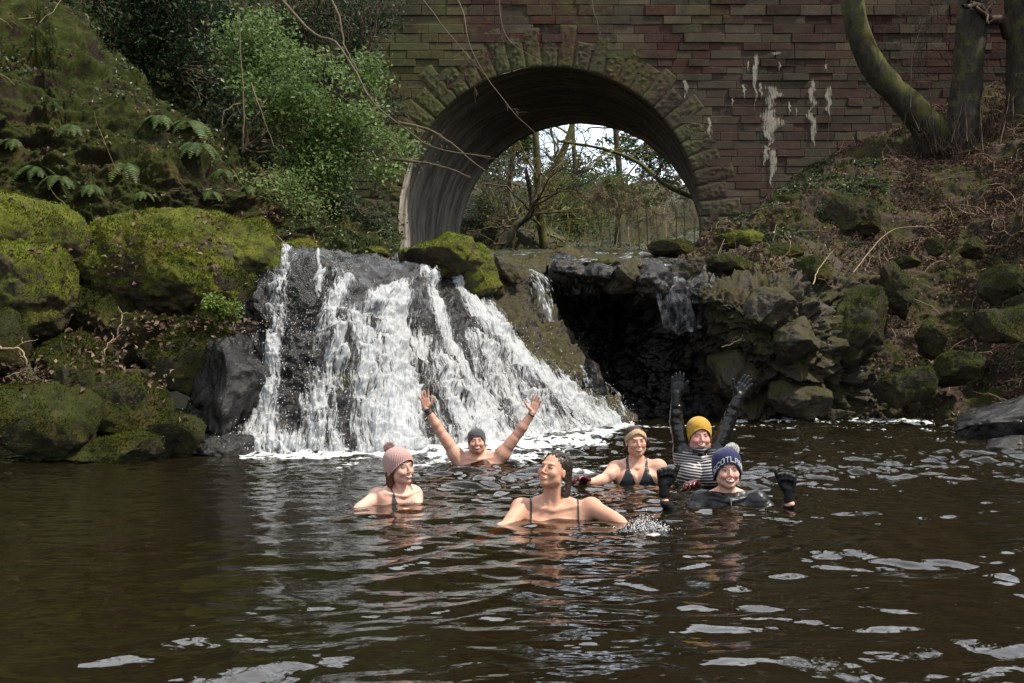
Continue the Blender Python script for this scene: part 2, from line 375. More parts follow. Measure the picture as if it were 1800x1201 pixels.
B('dark mossy rock at the left edge beneath the rounded lobe, touching the leaf drift', 0, 590, 10.5, .42, .5, .45, M['mossdark'], 35, group=gm)
B('largest mossy boulder, wide sunlit yellow-green back just left of the waterfall', 300, 475, 12.1, 1.22, .9, .66, M['moss'], 37, sub=7, rot=-.1, tilt=.05, group=gm)
B('low moss hump joining the largest boulder on its right, next to the waterfall crest', 448, 455, 12.3, .42, .6, .42, M['moss'], 39, group=gm)
B('steep mossy shoulder below the largest boulder where bright cress grows', 385, 545, 11.7, .55, .55, .62, M['mossdark'], 41, group=gm)
B('flat-topped moss ledge below the largest boulder carrying fallen leaves', 245, 590, 11.5, .75, .65, .38, M['mossdark'], 43, group=gm)
B('dark olive mossy rock halfway down, left of the wet slab', 330, 640, 11.2, .6, .55, .42, M['mossdark'], 45, group=gm)
B('broad shaggy mossy rock near the water, second from the left edge', 200, 715, 10.55, .72, .6, .52, M['mossdark'], 47, tilt=-.1, group=gm)
B('shaggy mossy rock at the water in the bottom left corner of the bank', 50, 730, 10.1, .80, .6, .42, M['mossdark'], 49, group=gm)
B('long low mossy rock at the waterline under the shaggy rocks', 210, 795, 10.0, .75, .45, .24, M['mossdark'], 51, group=gm)
B('dark mossy rock between the leaf drift and the shaggy rocks', 130, 640, 10.9, .6, .5, .3, M['mossdark'], 53, group=gm)
B('dark mossy rock wedged in the gap under the left end of the largest boulder', 168, 545, 11.5, .5, .5, .36, M['mossdark'], 91, group=gm)
B('small mossy rock filling the crevice between the bright dome and the largest boulder', 128, 470, 11.7, .32, .4, .36, M['mossdark'], 92, group=gm)
B('small mossy rock at the waterline beside the wet slab', 300, 770, 10.3, .4, .4, .25, M['mossdark'], 54, group=gm)
B('dark wet bare slab of rock between the mossy bank and the waterfall', 410, 690, 11.05, .50, .7, .85, M['wet'], 55, rot=.2, tilt=.25, cat='rock slab', name='rock_slab', lump=.3)
B('wet rock toe at the waterline left of the waterfall foot', 385, 790, 10.5, .45, .4, .2, M['wet'], 57, cat='rock slab', name='rock_slab', lump=.3)
B('small mossy boulder behind the crest at the left end of the waterfall', 520, 440, 14.2, .32, .4, .18, M['moss'], 58)
B('flat brown mossy stone upstream of the crest, left of the arch foot', 640, 446, 17, .42, .4, .12, M['moss'], 59)
B('yellow-green mossy rock on the crest in front of the left foot of the arch', 775, 452, 14.6, .55, .6, .28, M['moss'], 60, rot=.3, lump=.8)
B('ochre moss spur running down beside the right edge of the waterfall', 830, 480, 15.0, .52, .6, .36, M['moss'], 61, tilt=.4, lump=.8)
B('mossy step on the crest between the two falls', 890, 480, 15.9, .35, .5, .22, M['brownrock'], 62, tilt=.2)
gr = 'rocks along the right side of the falls'
B('rounded bare brown rock knob on the right face above the raised gloved hand', 1345, 545, 16.0, .42, .4, .38, M['brownrock'], 63, group=gr, name='rock')
B('green mossy bulge of rock at the right end of the rock face', 1510, 580, 17.0, .52, .5, .75, M['mossdark'], 64, group=gr, tilt=.25)
B('mossy rounded rock at the waterline right of the rock face', 1590, 670, 16.6, .45, .5, .42, M['mossdark'], 65, group=gr)
B('tall upright mossy stone standing out of the leaf litter on the right slope', 1575, 490, 18.4, .32, .3, .6, M['mossdark'], 66, group=gr)
B('grey mossy rock at the right edge above the leaf gully, upper one', 1765, 490, 15.2, .42, .4, .3, M['mossdark'], 67, group=gr)
B('wide dark mossy rock at the right edge above the leaf gully, lower one', 1760, 560, 14.8, .5, .4, .35, M['mossdark'], 68, group=gr)
B('dark rock low in the leaf gully with a mossy cap', 1640, 590, 17.6, .32, .3, .34, M['mossdark'], 69, group=gr)
B('moss-capped rock high on the right edge of the leafy slope', 1715, 430, 18.2, .25, .25, .2, M['mossdark'], 70, group=gr)
B('small mossy stone beside the tall upright stone on the right slope', 1640, 425, 19.4, .2, .2, .2, M['mossdark'], 71, group=gr)
B('ivy-covered mound of rock at the foot of the bridge wall', 1400, 375, 22.2, .8, .7, .5, M['mossdark'], 72, group=gr, cat='mound')
B('second mossy mound just right of the ivy-covered one', 1490, 385, 21.4, .7, .6, .42, M['mossdark'], 73, group=gr, cat='mound')
B('dark sloping slab with a mossy edge at the far right waterline', 1770, 745, 13.2, .95, .8, .42, M['wet'], 74, tilt=-.28, cat='rock slab', name='rock_slab', lump=.3)
B('flat wet glinting rock lying in the water at the right edge', 1800, 783, 11.4, .75, .45, .12, M['wet'], 75, cat='rock slab', name='rock_slab', lump=.3)
B('small flat stone at the waterline right of the rock face', 1470, 728, 16.6, .3, .25, .1, M['brownrock'], 76, group=gr, name='rock')
B('low brown rock at the waterline below the mossy bulge', 1400, 705, 16.4, .5, .4, .35, M['brownrock'], 77, group=gr, name='rock')
for k_, (x_, y_, d_, a_, b_, m_, l_) in enumerate([(1010, 474, 17.5, .45, .16, 'brownrock', 'low flat rock on the shelf beside the small side fall'), (1100, 480, 17.2, .5, .22, 'brownrock', 'rugged rock on the lip directly above the dark cave'), (1205, 478, 17.3, .42, .22, 'brownrock', 'rock on the lip just right of the thin dark cascade'),
        (1285, 470, 17.6, .5, .24, 'mossdark', 'long mossy rock on the shelf between the cascade and the bare knob'), (1375, 448, 18.6, .55, .26, 'mossdark', 'mossy rock on the shelf under the forked dead branch'), (1190, 440, 20.5, .6, .2, 'mossdark', 'flat mossy rock in front of the right foot of the arch'),
        (1300, 425, 20.6, .5, .22, 'moss', 'yellowish mossy rock at the foot of the ivy mound'), (1430, 480, 17.8, .35, .3, 'mossdark', 'mossy block at the top right corner of the rock face'), (1690, 640, 16.8, .4, .3, 'mossdark', 'dark block low in the gully above the right waterline'), (1590, 455, 19.3, .22, .16, 'mossdark', 'little rock behind the tall upright stone'),
        (1000, 478, 16.9, .36, .24, 'wet', 'dark wet block at the left corner of the lip above the cave'), (1048, 484, 16.6, .34, .28, 'wet', 'dripping wet block hanging over the left half of the cave'), (1095, 488, 16.5, .36, .26, 'brownrock', 'jutting brown block hanging over the middle of the cave'), (1140, 496, 16.4, .30, .30, 'wet', 'wet block hanging over the right half of the cave'), (1060, 474, 17.2, .5, .14, 'mossdark', 'flat mossy slab lying on top of the cave lip'),
        (1130, 520, 16.8, .28, .22, 'wet', 'wet hanging block under the lip right of the cave'), (1395, 600, 15.95, .4, .42, 'brownrock', 'big worn block in the middle of the right rock face'), (1290, 665, 16.6, .4, .45, 'brownrock', 'wet block at the base of the right rock face beside the cave')]):
    B(l_, x_, y_, d_, a_, .45, b_, M[m_], 300 + 3 * k_, rot=.3 * math.sin(k_ * 3), group=gr, name='rock')
B('small wet boulder at the right foot of the waterfall spray', 1042, 668, 15.6, .22, .3, .38, M['wet'], 78, name='rock', cat='rock')

# ------------------------------------------------------------------ waterfall rock, falls and foam
wf = [
 [(300,860,10.2),(415,850,10.3),(520,850,10.5),(620,850,10.6),(720,845,10.9),(820,835,11.5),(920,815,12.6),(1010,795,13.9),(1085,780,15.0),(1105,770,16.1),(1090,765,17.6)],
 [(300,800,10.4),(425,800,10.45),(520,796,10.6),(620,794,10.7),(720,789,11.0),(820,780,11.7),(920,767,13.0),(1010,755,14.3),(1080,748,15.3),(1105,742,16.3),(1085,740,18)],
 [(330,700,10.9),(445,690,10.9),(525,690,11.0),(615,690,11.2),(700,690,11.6),(790,690,12.3),(880,690,13.3),(965,690,14.5),(1040,686,15.5),(1062,680,16.5),(1050,680,18.3)],
 [(370,580,11.6),(458,570,11.3),(520,565,11.25),(600,562,11.7),(680,562,12.2),(765,562,13),(840,570,13.9),(905,575,14.9),(955,575,15.7),(990,562,16.7),(985,560,18.5)],
 [(420,510,12),(475,500,11.6),(520,500,11.5),(600,500,12.1),(675,502,12.7),(745,510,13.5),(800,515,14.3),(855,515,15.2),(900,515,15.9),(965,510,16.9),(985,510,18.3)],
 [(440,474,12.6),(478,469,12.1),(530,467,12.1),(600,468,12.6),(665,470,13.2),(728,474,13.9),(775,482,14.6),(830,484,15.2),(885,478,16),(958,478,17.3),(990,481,18)],
 [(450,462,15),(478,460,14),(530,460,14),(600,460,14.5),(665,462,15),(728,464,16),(775,468,16.8),(830,466,17.5),(890,462,18.6),(960,460,20),(1000,460,21)],
 [(450,462,19),(478,462,19),(530,462,19),(600,462,19),(665,462,20),(728,462,20),(775,462,21),(830,462,22),(890,462,23),(960,462,24),(1000,462,24)],
]
def wdisp(G):
    px, py = proj(G); w = sstep(15.5, 13.5, G[..., 1])
    q = G * np.array([1, 1, .55])
    st = np.floor((G[..., 2] + fbm(G, 2, .9, seed=81) * .35) * 2.6) / 2.6
    return fbm(q, 3, .75, seed=80) * .17 + ridged(q, 4, 1.7, seed=82) * .085 + fbm(G, 4, 6, .6, seed=83) * .03 + (G[..., 2] - st) * .22 - .11
Cw = np.array([[P(*p) for p in row] for row in wf]); NVW, NUW = 560, 700
Gw = loft(Cw, NVW, NUW); Nw = gnorm(Gw); Gr = Gw + Nw * wdisp(Gw)[..., None]
fr = mk('waterfall_rock', Gr.reshape(-1, 3), gquads(NVW, NUW), M['wet'], kind='structure')
fr.data.materials.append(M['brownrock'])
fcw = Gr.reshape(-1, 3)[gquads(NVW, NUW)].mean(1); ax, ay = proj(fcw)
spur = (ax > 745 + (ay - 455) * 1.02 + fbm(fcw, 3, 1.2, seed=84) * 35 + 35)
fr.data.polygons.foreach_set('material_index', spur.astype(np.int32))

def density(px, py, chans):
    D = np.zeros_like(px)
    for pts, s in chans:
        pts = np.array(pts, float)          # px,py,width
        for a, b in zip(pts[:-1], pts[1:]):
            ab = b[:2] - a[:2]; t = np.clip(((px - a[0]) * ab[0] + (py - a[1]) * ab[1]) / (ab @ ab), 0, 1)
            dist = np.hypot(px - a[0] - t * ab[0], py - a[1] - t * ab[1]); wd = a[2] + (b[2] - a[2]) * t
            D = np.maximum(D, s * np.exp(-(dist / wd) ** 2))
    return D
main_ch = [
 ([(506,456,11),(490,505,16),(492,570,18),(478,650,24),(462,730,34),(450,800,40)], .95),
 ([(556,468,5),(550,525,8)], .8),
 ([(600,500,26),(572,560,30),(590,640,34),(560,720,50),(556,798,62)], .95),
 ([(655,530,22),(690,520,18),(684,570,40),(690,640,42),(700,720,56),(690,800,80)], 1.3),
 ([(620,560,30),(640,640,45),(640,720,60),(640,798,70)], 1.0),
 ([(742,472,9),(768,545,14),(795,612,22),(830,690,34),(868,785,45)], 1.1),
 ([(800,498,9),(860,568,20),(920,640,28),(1000,702,32),(1064,748,28)], 1.25),
 ([(735,600,30),(780,650,45),(800,720,55),(800,790,50)], .85),
 ([(830,590,20),(870,660,45),(930,730,45),(960,770,45)], .95),
 ([(440,770,40),(600,790,34),(760,790,40),(900,770,38),(1060,742,26)], .9),
]
def lift(G, N, k): return G + N * k[..., None]
smo = Gw + Nw * (fbm(Gw * np.array([1, 1, .55]), 3, .75, seed=80) * .17)[..., None]
du = np.linalg.norm(np.gradient(Gw, axis=1), axis=-1); dv = np.linalg.norm(np.gradient(Gw, axis=0), axis=-1)
UU = np.cumsum(du, 1); VV = np.cumsum(dv[:, NUW // 3])[:, None] * np.ones_like(UU)
UU = UU[NVW // 3][None, :] * np.ones_like(UU)
def falls(name, chans, thr, off, seed, mat, **props):
    px, py = proj(Gw); D = density(px, py, chans)
    q = np.stack([UU * 1.0 + .15 * fbm(Gw, 2, 1.5, seed=seed + 9), VV * .16, UU * 0 + seed], -1)
    n1 = fbm(q, 4, 5.0, .65, seed=seed); q2 = np.stack([UU, VV * .3, UU * 0 + seed * 3.], -1); n2 = fbm(q2, 3, 17, .6, seed=seed + 1)
    n3 = ridged(np.stack([UU, VV * .4, UU * 0 + seed], -1), 3, 9, seed=seed + 2)
    n4 = fbm(np.stack([UU + .06 * n1, VV * .22, UU * 0 + seed * 5.], -1), 3, 30, .7, seed=seed + 3)
    a = D * 1.05 + n1 * .34 + n2 * .16 + n4 * .05 - thr
    wall = sstep(-.02, .10, py * 0 + Gw[..., 2])  # keep above water
    a = np.where(Gw[..., 2] < -.05, -1, a)
    rockd = ((Gr - Gw) * Nw).sum(-1); k = np.maximum(rockd, rockd * .4) + off + np.clip(a, -.2, .8) * .06 + n2 * .012 + n4 * .005 + fbm(Gw, 2, 4, .5, seed=seed + 5) * .014
    V = (Gw + Nw * k[..., None]).reshape(-1, 3); F = gquads(NVW, NUW); af = a.reshape(-1)
    F = F[(af[F] > -.42).any(1)]
    use = np.unique(F); mp = np.full(len(V), -1); mp[use] = np.arange(len(use))
    return mk(name, V[use], mp[F], mat, attrs={'cov': af[use], 'fuv': np.stack([UU + .05 * n1, VV, UU * 0 + seed], -1).reshape(-1, 3)[use]}, **props), V[use], mp[F]
fm = MatB('white water'); cov = fm.fattr('cov')
fu = fm.attr('fuv').outputs['Vector']
fn = (fm.noise(1, 6, .68, fm.scale((30, 2.3, 1), src=fu), dist=.3) - .5) * 1.9 + (fm.noise(1, 4, .7, fm.scale((85, 12, 1), src=fu)) - .5) * 1.2 + .5
fm.set(Base_Color=(.66, .69, .72), Roughness=.4, Alpha=((cov + (fn - .5) * 1.25).ss(.04, .62)))
fm.b.inputs['Specular IOR Level'].default_value = .4
fm.b.inputs['Subsurface Weight'].default_value = 0
fm.bump(fm.noise(1, 5, .7, fm.scale((40, 7, 1), src=fu)), .6, .02)
def translucent(m, col, k):
    tl = m.t.nodes.new('ShaderNodeBsdfTranslucent'); tl.inputs['Color'].default_value = (*col, 1); tp = m.t.nodes.new('ShaderNodeBsdfTransparent'); al = m.b.inputs['Alpha'].links[0].from_socket
    m.t.links.remove(m.b.inputs['Alpha'].links[0]); m.b.inputs['Alpha'].default_value = 1; a_ = m.t.nodes.new('ShaderNodeMixShader'); a_.inputs[0].default_value = k; b_ = m.t.nodes.new('ShaderNodeMixShader')
    m.t.links.new(m.b.outputs[0], a_.inputs[1]); m.t.links.new(tl.outputs[0], a_.inputs[2]); m.t.links.new(al, b_.inputs[0]); m.t.links.new(tp.outputs[0], b_.inputs[1]); m.t.links.new(a_.outputs[0], b_.inputs[2]); m.t.links.new(b_.outputs[0], m.out.inputs['Surface'])
translucent(fm, (.8, .82, .84), .4)
M['foam'] = fm.m
wfall = empty('waterfall', P(640, 797, 10.8), label='wide main waterfall of white water fanning down dark rock behind the swimmers', category='waterfall')
_, fv, ff = falls('water_veil', main_ch, .53, .015, 90, M['foam'], parent=wfall)
falls('water_strand', main_ch, .88, .05, 95, M['foam'], parent=wfall)
# thin sliding sheet over the crest
sm = MatB('sliding clear water'); sn = sm.noise(7, 5, .7, sm.scale((1.0, .35, .5)), dist=.4)
sm.set(Base_Color=(.30, .32, .36), Roughness=.08, Alpha=(sn.ss(.42, .68) * .30 + .03)); sm.b.inputs['IOR'].default_value = 1.33
sm.bump(sm.noise(16, 4, .6, sm.scale((1, .3, .4))), 1.0, .03); M['sheet'] = sm.m
px, py = proj(Gw)
sel = (px > 590) & (px < 760) & (py < 560) & (py > 440) | ((px > 480) & (px < 520) & (py < 480) & (py > 440)) | ((py < 470) & (px > 480) & (px < 770))
Vs = (Gr + Nw * .015).reshape(-1, 3); F = gquads(NVW, NUW); F = F[sel.reshape(-1)[F].all(1)]
us = np.unique(F); mp = np.full(len(Vs), -1); mp[us] = np.arange(len(us))
mk('crest_sheet', Vs[us], mp[F], M['sheet'], parent=wfall)
# droplets thrown around the strands
def drops(n, V, N, seed, spread=.16, size=(.004, .013)):
    r = np.random.RandomState(seed); k = r.randint(0, len(V), n)
    p = V[k] + np.abs(r.normal(size=(n, 1))) * spread * np.array([[.1, -.8, .35]]) + r.normal(size=(n, 3)) * spread * .45
    p[:, 2] = np.maximum(p[:, 2], .01); s = r.uniform(*size, n) * (1 - .3 * r.rand(n))
    o = np.array([[1, 0, 0], [-1, 0, 0], [0, 1, 0], [0, -1, 0], [0, 0, 1.5], [0, 0, -1.5]])
    F0 = np.array([[0, 2, 4], [2, 1, 4], [1, 3, 4], [3, 0, 4], [2, 0, 5], [1, 2, 5], [3, 1, 5], [0, 3, 5]])
    V2 = (p[:, None] + o[None] * s[:, None, None]).reshape(-1, 3); F2 = (F0[None] + (np.arange(n) * 6)[:, None, None]).reshape(-1, 3)
    return V2, F2
dm = simple('droplet', (.85, .87, .9), .2, .5, .02); M['drop'] = dm
dv2, df2 = drops(2400, fv[fv[:, 2] < 1.5], None, 5, .10, (.003, .007))
mk('spray', dv2, df2, M['drop'], kind='stuff', label='white droplets of spray flying off the falls', category='spray')
# small side falls on the right
def side_fall(label, pts, seed, dens, w_m=.12, name='side_waterfall'):
    C = np.array([P(*p[:3]) for p in pts]); W = np.array([p[3] for p in pts]); n = 160; m = 60
    Cc = crm(C, n); Ww = crm(W, n); u = np.linspace(-1, 1, m)
    G = Cc[:, None] + np.array([1, .15, 0])[None, None] * (u[None, :, None] * Ww[:, None, None]) + np.array([0, -.12, 0]) * (1 - u[None, :, None] ** 2)
    tt = np.linspace(0, 3, n)[:, None] * np.ones((n, m)); uu = u[None] * Ww[:, None] * 1.0
    nn = fbm(np.stack([uu, tt * .12, tt * 0 + seed], -1), 4, 12, .7, seed=seed)
    a = dens * (1 - np.abs(u[None]) ** 2.5) + nn * .55 - .30; G = G + np.array([0, -1, 0]) * (nn * .06)[..., None]
    o = mk(name, G.reshape(-1, 3), gquads(n, m), M['foam'], attrs={'cov': a.reshape(-1), 'fuv': np.stack([uu, tt * .35, tt * 0 + seed], -1).reshape(-1, 3)}, loc=C[-1], label=label, category='waterfall'); return G
sf1 = side_fall('small white side fall dropping off the crest just left of the dark cave', [(925,474,16.5,.14),(942,488,16.35,.22),(955,515,16.2,.2),(962,566,16.1,.15)], 3, .62)
side_fall('thin trickle running down the small boulder beside the waterfall foot', [(1018,636,15.25,.08),(1028,665,15.15,.1),(1036,700,15.1,.08)], 4, .4)
side_fall('faint spray of water arcing at the mouth of the cave', [(1058,672,15.9,.08),(1078,690,15.8,.12),(1095,738,15.7,.14)], 6, .35)
# wet cascade sliding over the rock right of the cave and the sheet upstream
def wetstrip(name, pts, seed, **props):
    C = np.array([[P(x - w_, y, d), P(x + w_, y + 4, d)] for x, y, d, w_ in pts]); G = loft(C, 90, 40)
    G = G + fbm(G, 3, 2.2, seed=seed)[..., None] * np.array([0, -.12, .10]); mk(name, G.reshape(-1, 3), gquads(90, 40), M['sheet'], **props)
wetstrip('side_cascade', [(1160,462,17.2,20),(1172,490,16.45,26),(1185,530,16.2,30),(1200,575,16.15,34)], 7, label='thin dark sheet of water sliding over the lip right of the cave', category='cascade')
uw = [[P(x, 470, d) for x, d in zip((400, 560, 760, 960, 1140, 1300), (14.5, 14.8, 16.6, 18.2, 18.6, 18.8))]] + [[P(x, y, d) for x in (400, 560, 760, 960, 1140, 1300)] for y, d in ((457, 20), (448, 24), (444, 31), (443, 40))]
G = loft(uw, 200, 200); G[..., 2] += fbm(G, 4, 2.2, seed=15) * .05 + .02
um = MatB('upstream water'); un = um.noise(3.2, 6, .7, um.scale((1, .5, 1)))
um.set(Base_Color=um.mix(un.ss(.52, .66), (.025, .022, .018), (.35, .36, .38)), Roughness=.08); um.b.inputs['IOR'].default_value = 1.33
um.bump(um.noise(9, 4, .7), 1.0, .05)
mk('upstream_water', G.reshape(-1, 3), gquads(200, 200), um.m, kind='structure')

# ------------------------------------------------------------------ pool water
ny, nx = 900, 900
Yr = np.geomspace(1.2, 21, ny); Xr = np.linspace(-1, 1, nx)
X2 = (Xr[None] * (1.6 + Yr[:, None] * .62)); Y2 = np.repeat(Yr[:, None], nx, 1)
q = np.stack([X2, Y2, X2 * 0], -1); ipx, ipy = proj(q)
def waves(X2, Y2):
    r = np.random.RandomState(11); q = np.stack([X2, Y2, X2 * 0], -1); Z = 0
    wx = X2 + .35 * fbm(q, 2, .8, seed=41); wy = Y2 + .30 * fbm(q, 2, .9, seed=42)
    amod = .55 + .9 * sstep(-.35, .5, fbm(q, 2, .55, seed=43))
    near = sstep(5.5, 9.5, Y2)
    for k in range(26):
        lam = r.uniform(.12, .52) if k else .7; th = r.normal(math.pi / 2, .5); a = .0017 * (lam / .3) ** 1.0 * r.uniform(.5, 1.3)
        ph = (wx * math.cos(th) + wy * math.sin(th)) * 2 * math.pi / lam + r.uniform(0, 6.28); s = np.sin(ph)
        Z = Z + a * s * (1 if lam > .3 else .8 + 1.3 * near)
    amod = amod * (.28 + .72 * sstep(-1.8, -.5, X2)) * (.85 + .3 * near)
    Z = Z * amod
    Z = Z + fbm(q * np.array([.7, 1, 1]), 4, 2.6, .55, seed=44) * (.0050 + .012 * near) + fbm(q, 3, 8, .6, seed=45) * (.0009 + .0060 * near)
    for cx_, cy_, am in ((.33, 6.16, .010), (-.75, 6.8, .007), (1.44, 6.7, .008), (1.0, 8, .008), (-.33, 9.4, .01), (1.5, 7.7, .008), (1.0, 5.75, .010), (-3.2, 5.2, .004)):
        rr = np.hypot(X2 - cx_, Y2 - cy_); Z = Z + am * np.sin(rr * 2 * math.pi / .24 - .6) * np.exp(-rr / .55) * .8
    return Z
Z2 = waves(X2, Y2)
fch = [([(425,800,6),(520,799,9),(640,797,14),(760,793,24),(860,788,24),(940,780,20),(1010,776,14),(1075,757,9),(1110,747,6)], 1.15), ([(440,795,6),(520,790,7),(640,785,12),(760,779,15),(860,770,14),(960,759,11),(1060,748,7)], 1.3),
       ([(960,815,16),(1040,824,10),(1090,822,7)], .55), ([(900,795,22),(980,790,22),(1060,775,12)], .85), ([(640,812,12),(600,825,12)], .35),
       ([(1290,741,4),(1400,739,5),(1520,739,5),(1640,742,4)], .95), ([(1100,752,8),(1500,752,6),(1700,760,6)], .32),
       ([(1128,928,10),(1150,935,10)], .9), ([(1040,838,5),(1010,842,5)], .3)]
Df = density(ipx, ipy, fch); fo = Df * .9 + (fbm(q * np.array([.5, 1, 1]), 5, 4.0, .7, seed=46) * .75 + fbm(q, 3, 22, .6, seed=47) * .45) * sstep(.02, .25, Df) - .60
near_fall = sstep(.3, 1.1, Df)
Z2 = Z2 + np.clip(fo, 0, .6) * (.015 + .03 * np.clip(fbm(q, 3, 5, seed=48), -.3, 1)) + near_fall * fbm(q, 4, 3.2, .6, seed=49) * .04
flat = np.stack([X2, Y2, Z2], -1)
wm = MatB('peaty pool water'); t = wm.t; t.nodes.remove(wm.b)
fres = t.nodes.new('ShaderNodeFresnel'); fres.inputs['IOR'].default_value = 1.33
gl = t.nodes.new('ShaderNodeBsdfGlossy'); gl.inputs['Roughness'].default_value = .04; gl.inputs['Color'].default_value = (1, 1, 1, 1)
tr = t.nodes.new('ShaderNodeBsdfTransparent'); tr.inputs['Color'].default_value = (.50, .33, .15, 1)
df = t.nodes.new('ShaderNodeBsdfDiffuse'); df.inputs['Color'].default_value = (.021, .016, .0075, 1)
m1 = t.nodes.new('ShaderNodeMixShader'); m1.inputs[0].default_value = .45
t.links.new(tr.outputs[0], m1.inputs[1]); t.links.new(df.outputs[0], m1.inputs[2])
m2 = t.nodes.new('ShaderNodeMixShader'); t.links.new(fres.outputs[0], m2.inputs[0]); t.links.new(m1.outputs[0], m2.inputs[1]); t.links.new(gl.outputs[0], m2.inputs[2])
bp = t.nodes.new('ShaderNodeBump'); bp.inputs['Strength'].default_value = .5; bp.inputs['Distance'].default_value = .012
bh = wm.noise(7, 3, .5, wm.scale((.6, 1, 1))); t.links.new(bh.o, bp.inputs['Height'])
t.links.new(bp.outputs[0], fres.inputs['Normal']); t.links.new(bp.outputs[0], gl.inputs['Normal'])
fd = t.nodes.new('ShaderNodeBsdfDiffuse'); fd.inputs['Color'].default_value = (.60, .62, .63, 1)
m3 = t.nodes.new('ShaderNodeMixShader'); fo_s = (wm.fattr('foam') + (wm.noise(26, 5, .75, wm.scale((.6, 1, 1))) - .5) * 1.1).ss(.0, .40)
t.links.new(fo_s.o, m3.inputs[0]); t.links.new(m2.outputs[0], m3.inputs[1]); t.links.new(fd.outputs[0], m3.inputs[2])
t.links.new(m3.outputs[0], wm.out.inputs['Surface'])
va = t.nodes.new('ShaderNodeVolumeAbsorption'); va.inputs['Color'].default_value = (.66, .50, .12, 1); va.inputs['Density'].default_value = 5.5
t.links.new(va.outputs[0], wm.out.inputs['Volume'])
top = flat.reshape(-1, 3); F = gquads(ny, nx)
# close the body of water so the absorption fills it
idx = np.arange(ny * nx).reshape(ny, nx); rim = np.concatenate([idx[0], idx[1:, -1], idx[-1, :-1][::-1], idx[1:-1, 0][::-1]])
low = top[rim].copy(); low[:, 2] = -2.2; k0 = len(top); li = k0 + np.arange(len(rim))
side = np.stack([rim, li, np.roll(li, -1), np.roll(rim, -1)], -1)
cen = np.array([[0, 11, -2.2]]); fan = np.stack([np.roll(li, -1), li, np.full(len(li), k0 + len(rim))], -1)
pw = mk('pool_water', np.concatenate([top, low, cen]), [F, side, fan], wm.m, attrs={'foam': np.concatenate([fo.ravel(), np.full(len(rim) + 1, -1)])}, kind='structure')
# ------------------------------------------------------------------ stone bridge
BY = 28.0; acx, acz, AR = 1.055, 5.09, 4.22
def stone_mat(name, green=.5, dark=1.0):
    m = MatB(name); tone = m.fattr('tone'); x, y, z = m.xyz()
    base = m.ramp(tone, [(0, (.026, .013, .011)), (.2, (.072, .027, .021)), (.4, (.060, .032, .024)), (.6, (.062, .048, .034)), (.78, (.045, .040, .028)), (.93, (.115, .088, .062)), (1, (.035, .036, .022))])
    n1 = m.noise(.45, 5, .65); n2 = m.noise(5, 6, .7); n3 = m.noise(30, 4, .7)
    col = m.mix(n3.ss(.3, .75) * .6, base, m.mix(1.0, base, (.35, .33, .3), 'MULTIPLY'))
    stain = m.noise(1.2, 5, .7, m.scale((1.6, 1, .35)))
    col = m.mix(stain.ss(.48, .72) * .7, col, (.03, .024, .019))
    gf = ((n1 - .5) * 2.2 + (n2 - .5) * .9 - x * .035 + green).ss(.35, .95) * .8
    col = m.mix(gf, col, m.mix(n3, (.05, .058, .018), (.11, .11, .04)))
    low = (m.noise(.7, 4, .6) + (7.2 - z) * .10 + (4.0 - (x - 6.5).abs()) * .05).ss(.6, 1.0) * .28
    col = m.mix(low, col, m.mix(n2, (.06, .05, .038), (.16, .135, .105)))
    col = m.mix((n2 * n3).ss(.32, .42) * .5, col, (.22, .20, .155))
    m.set(Base_Color=col, Roughness=.85); m.b.inputs['Specular IOR Level'].default_value = .25
    m.bump(n3 * .6 + n2 * .8, .8, .035); return m.m
M['stone'] = stone_mat('red sandstone'); M['vous'] = stone_mat('arch ring stone', .72)
M['mortar'] = simple('lime mortar', (.10, .088, .066), .9, .2, .6, 3, .01)
cm = MatB('calcite'); cn = cm.noise(5, 5, .75, cm.scale((5.5, 1, .55))); cm.set(Base_Color=cm.mix(cm.noise(16), (.20, .18, .14), (.48, .45, .38)), Roughness=.85, Alpha=(cm.fattr('cov') * .9 + (cn - .5) * 3.4 + (cm.noise(45, 3, .7) - .5) * 1.2).ss(.15, .75)); cm.bump(cm.noise(30, 4, .7), .8, .02); M['calcite'] = cm.m
bridge = empty('stone_bridge', (acx, BY + 3, 4.2), label='old red sandstone arch bridge spanning the stream above the waterfall', category='bridge')
r = np.random.RandomState(3)
acc = Acc(); z = 2.0; row = 0
def block(acc, x0, x1, z0, z1, y, dep, tone, g=.005, cham=.012):
    x0 += g; x1 -= g; z0 += g; z1 -= g; c = cham
    V = [(x0, y + dep, z0), (x1, y + dep, z0), (x1, y + dep, z1), (x0, y + dep, z1),
         (x0, y + c, z0), (x1, y + c, z0), (x1, y + c, z1), (x0, y + c, z1),
         (x0 + c, y, z0 + c), (x1 - c, y, z0 + c), (x1 - c, y, z1 - c), (x0 + c, y, z1 - c)]
    V = np.array(V) + r.normal(size=(12, 3)) * .0035
    F = [[8, 9, 10, 11], [4, 5, 9, 8], [5, 6, 10, 9], [6, 7, 11, 10], [7, 4, 8, 11], [0, 1, 5, 4], [1, 2, 6, 5], [2, 3, 7, 6], [3, 0, 4, 7]]
    acc.add(V, F, tone)
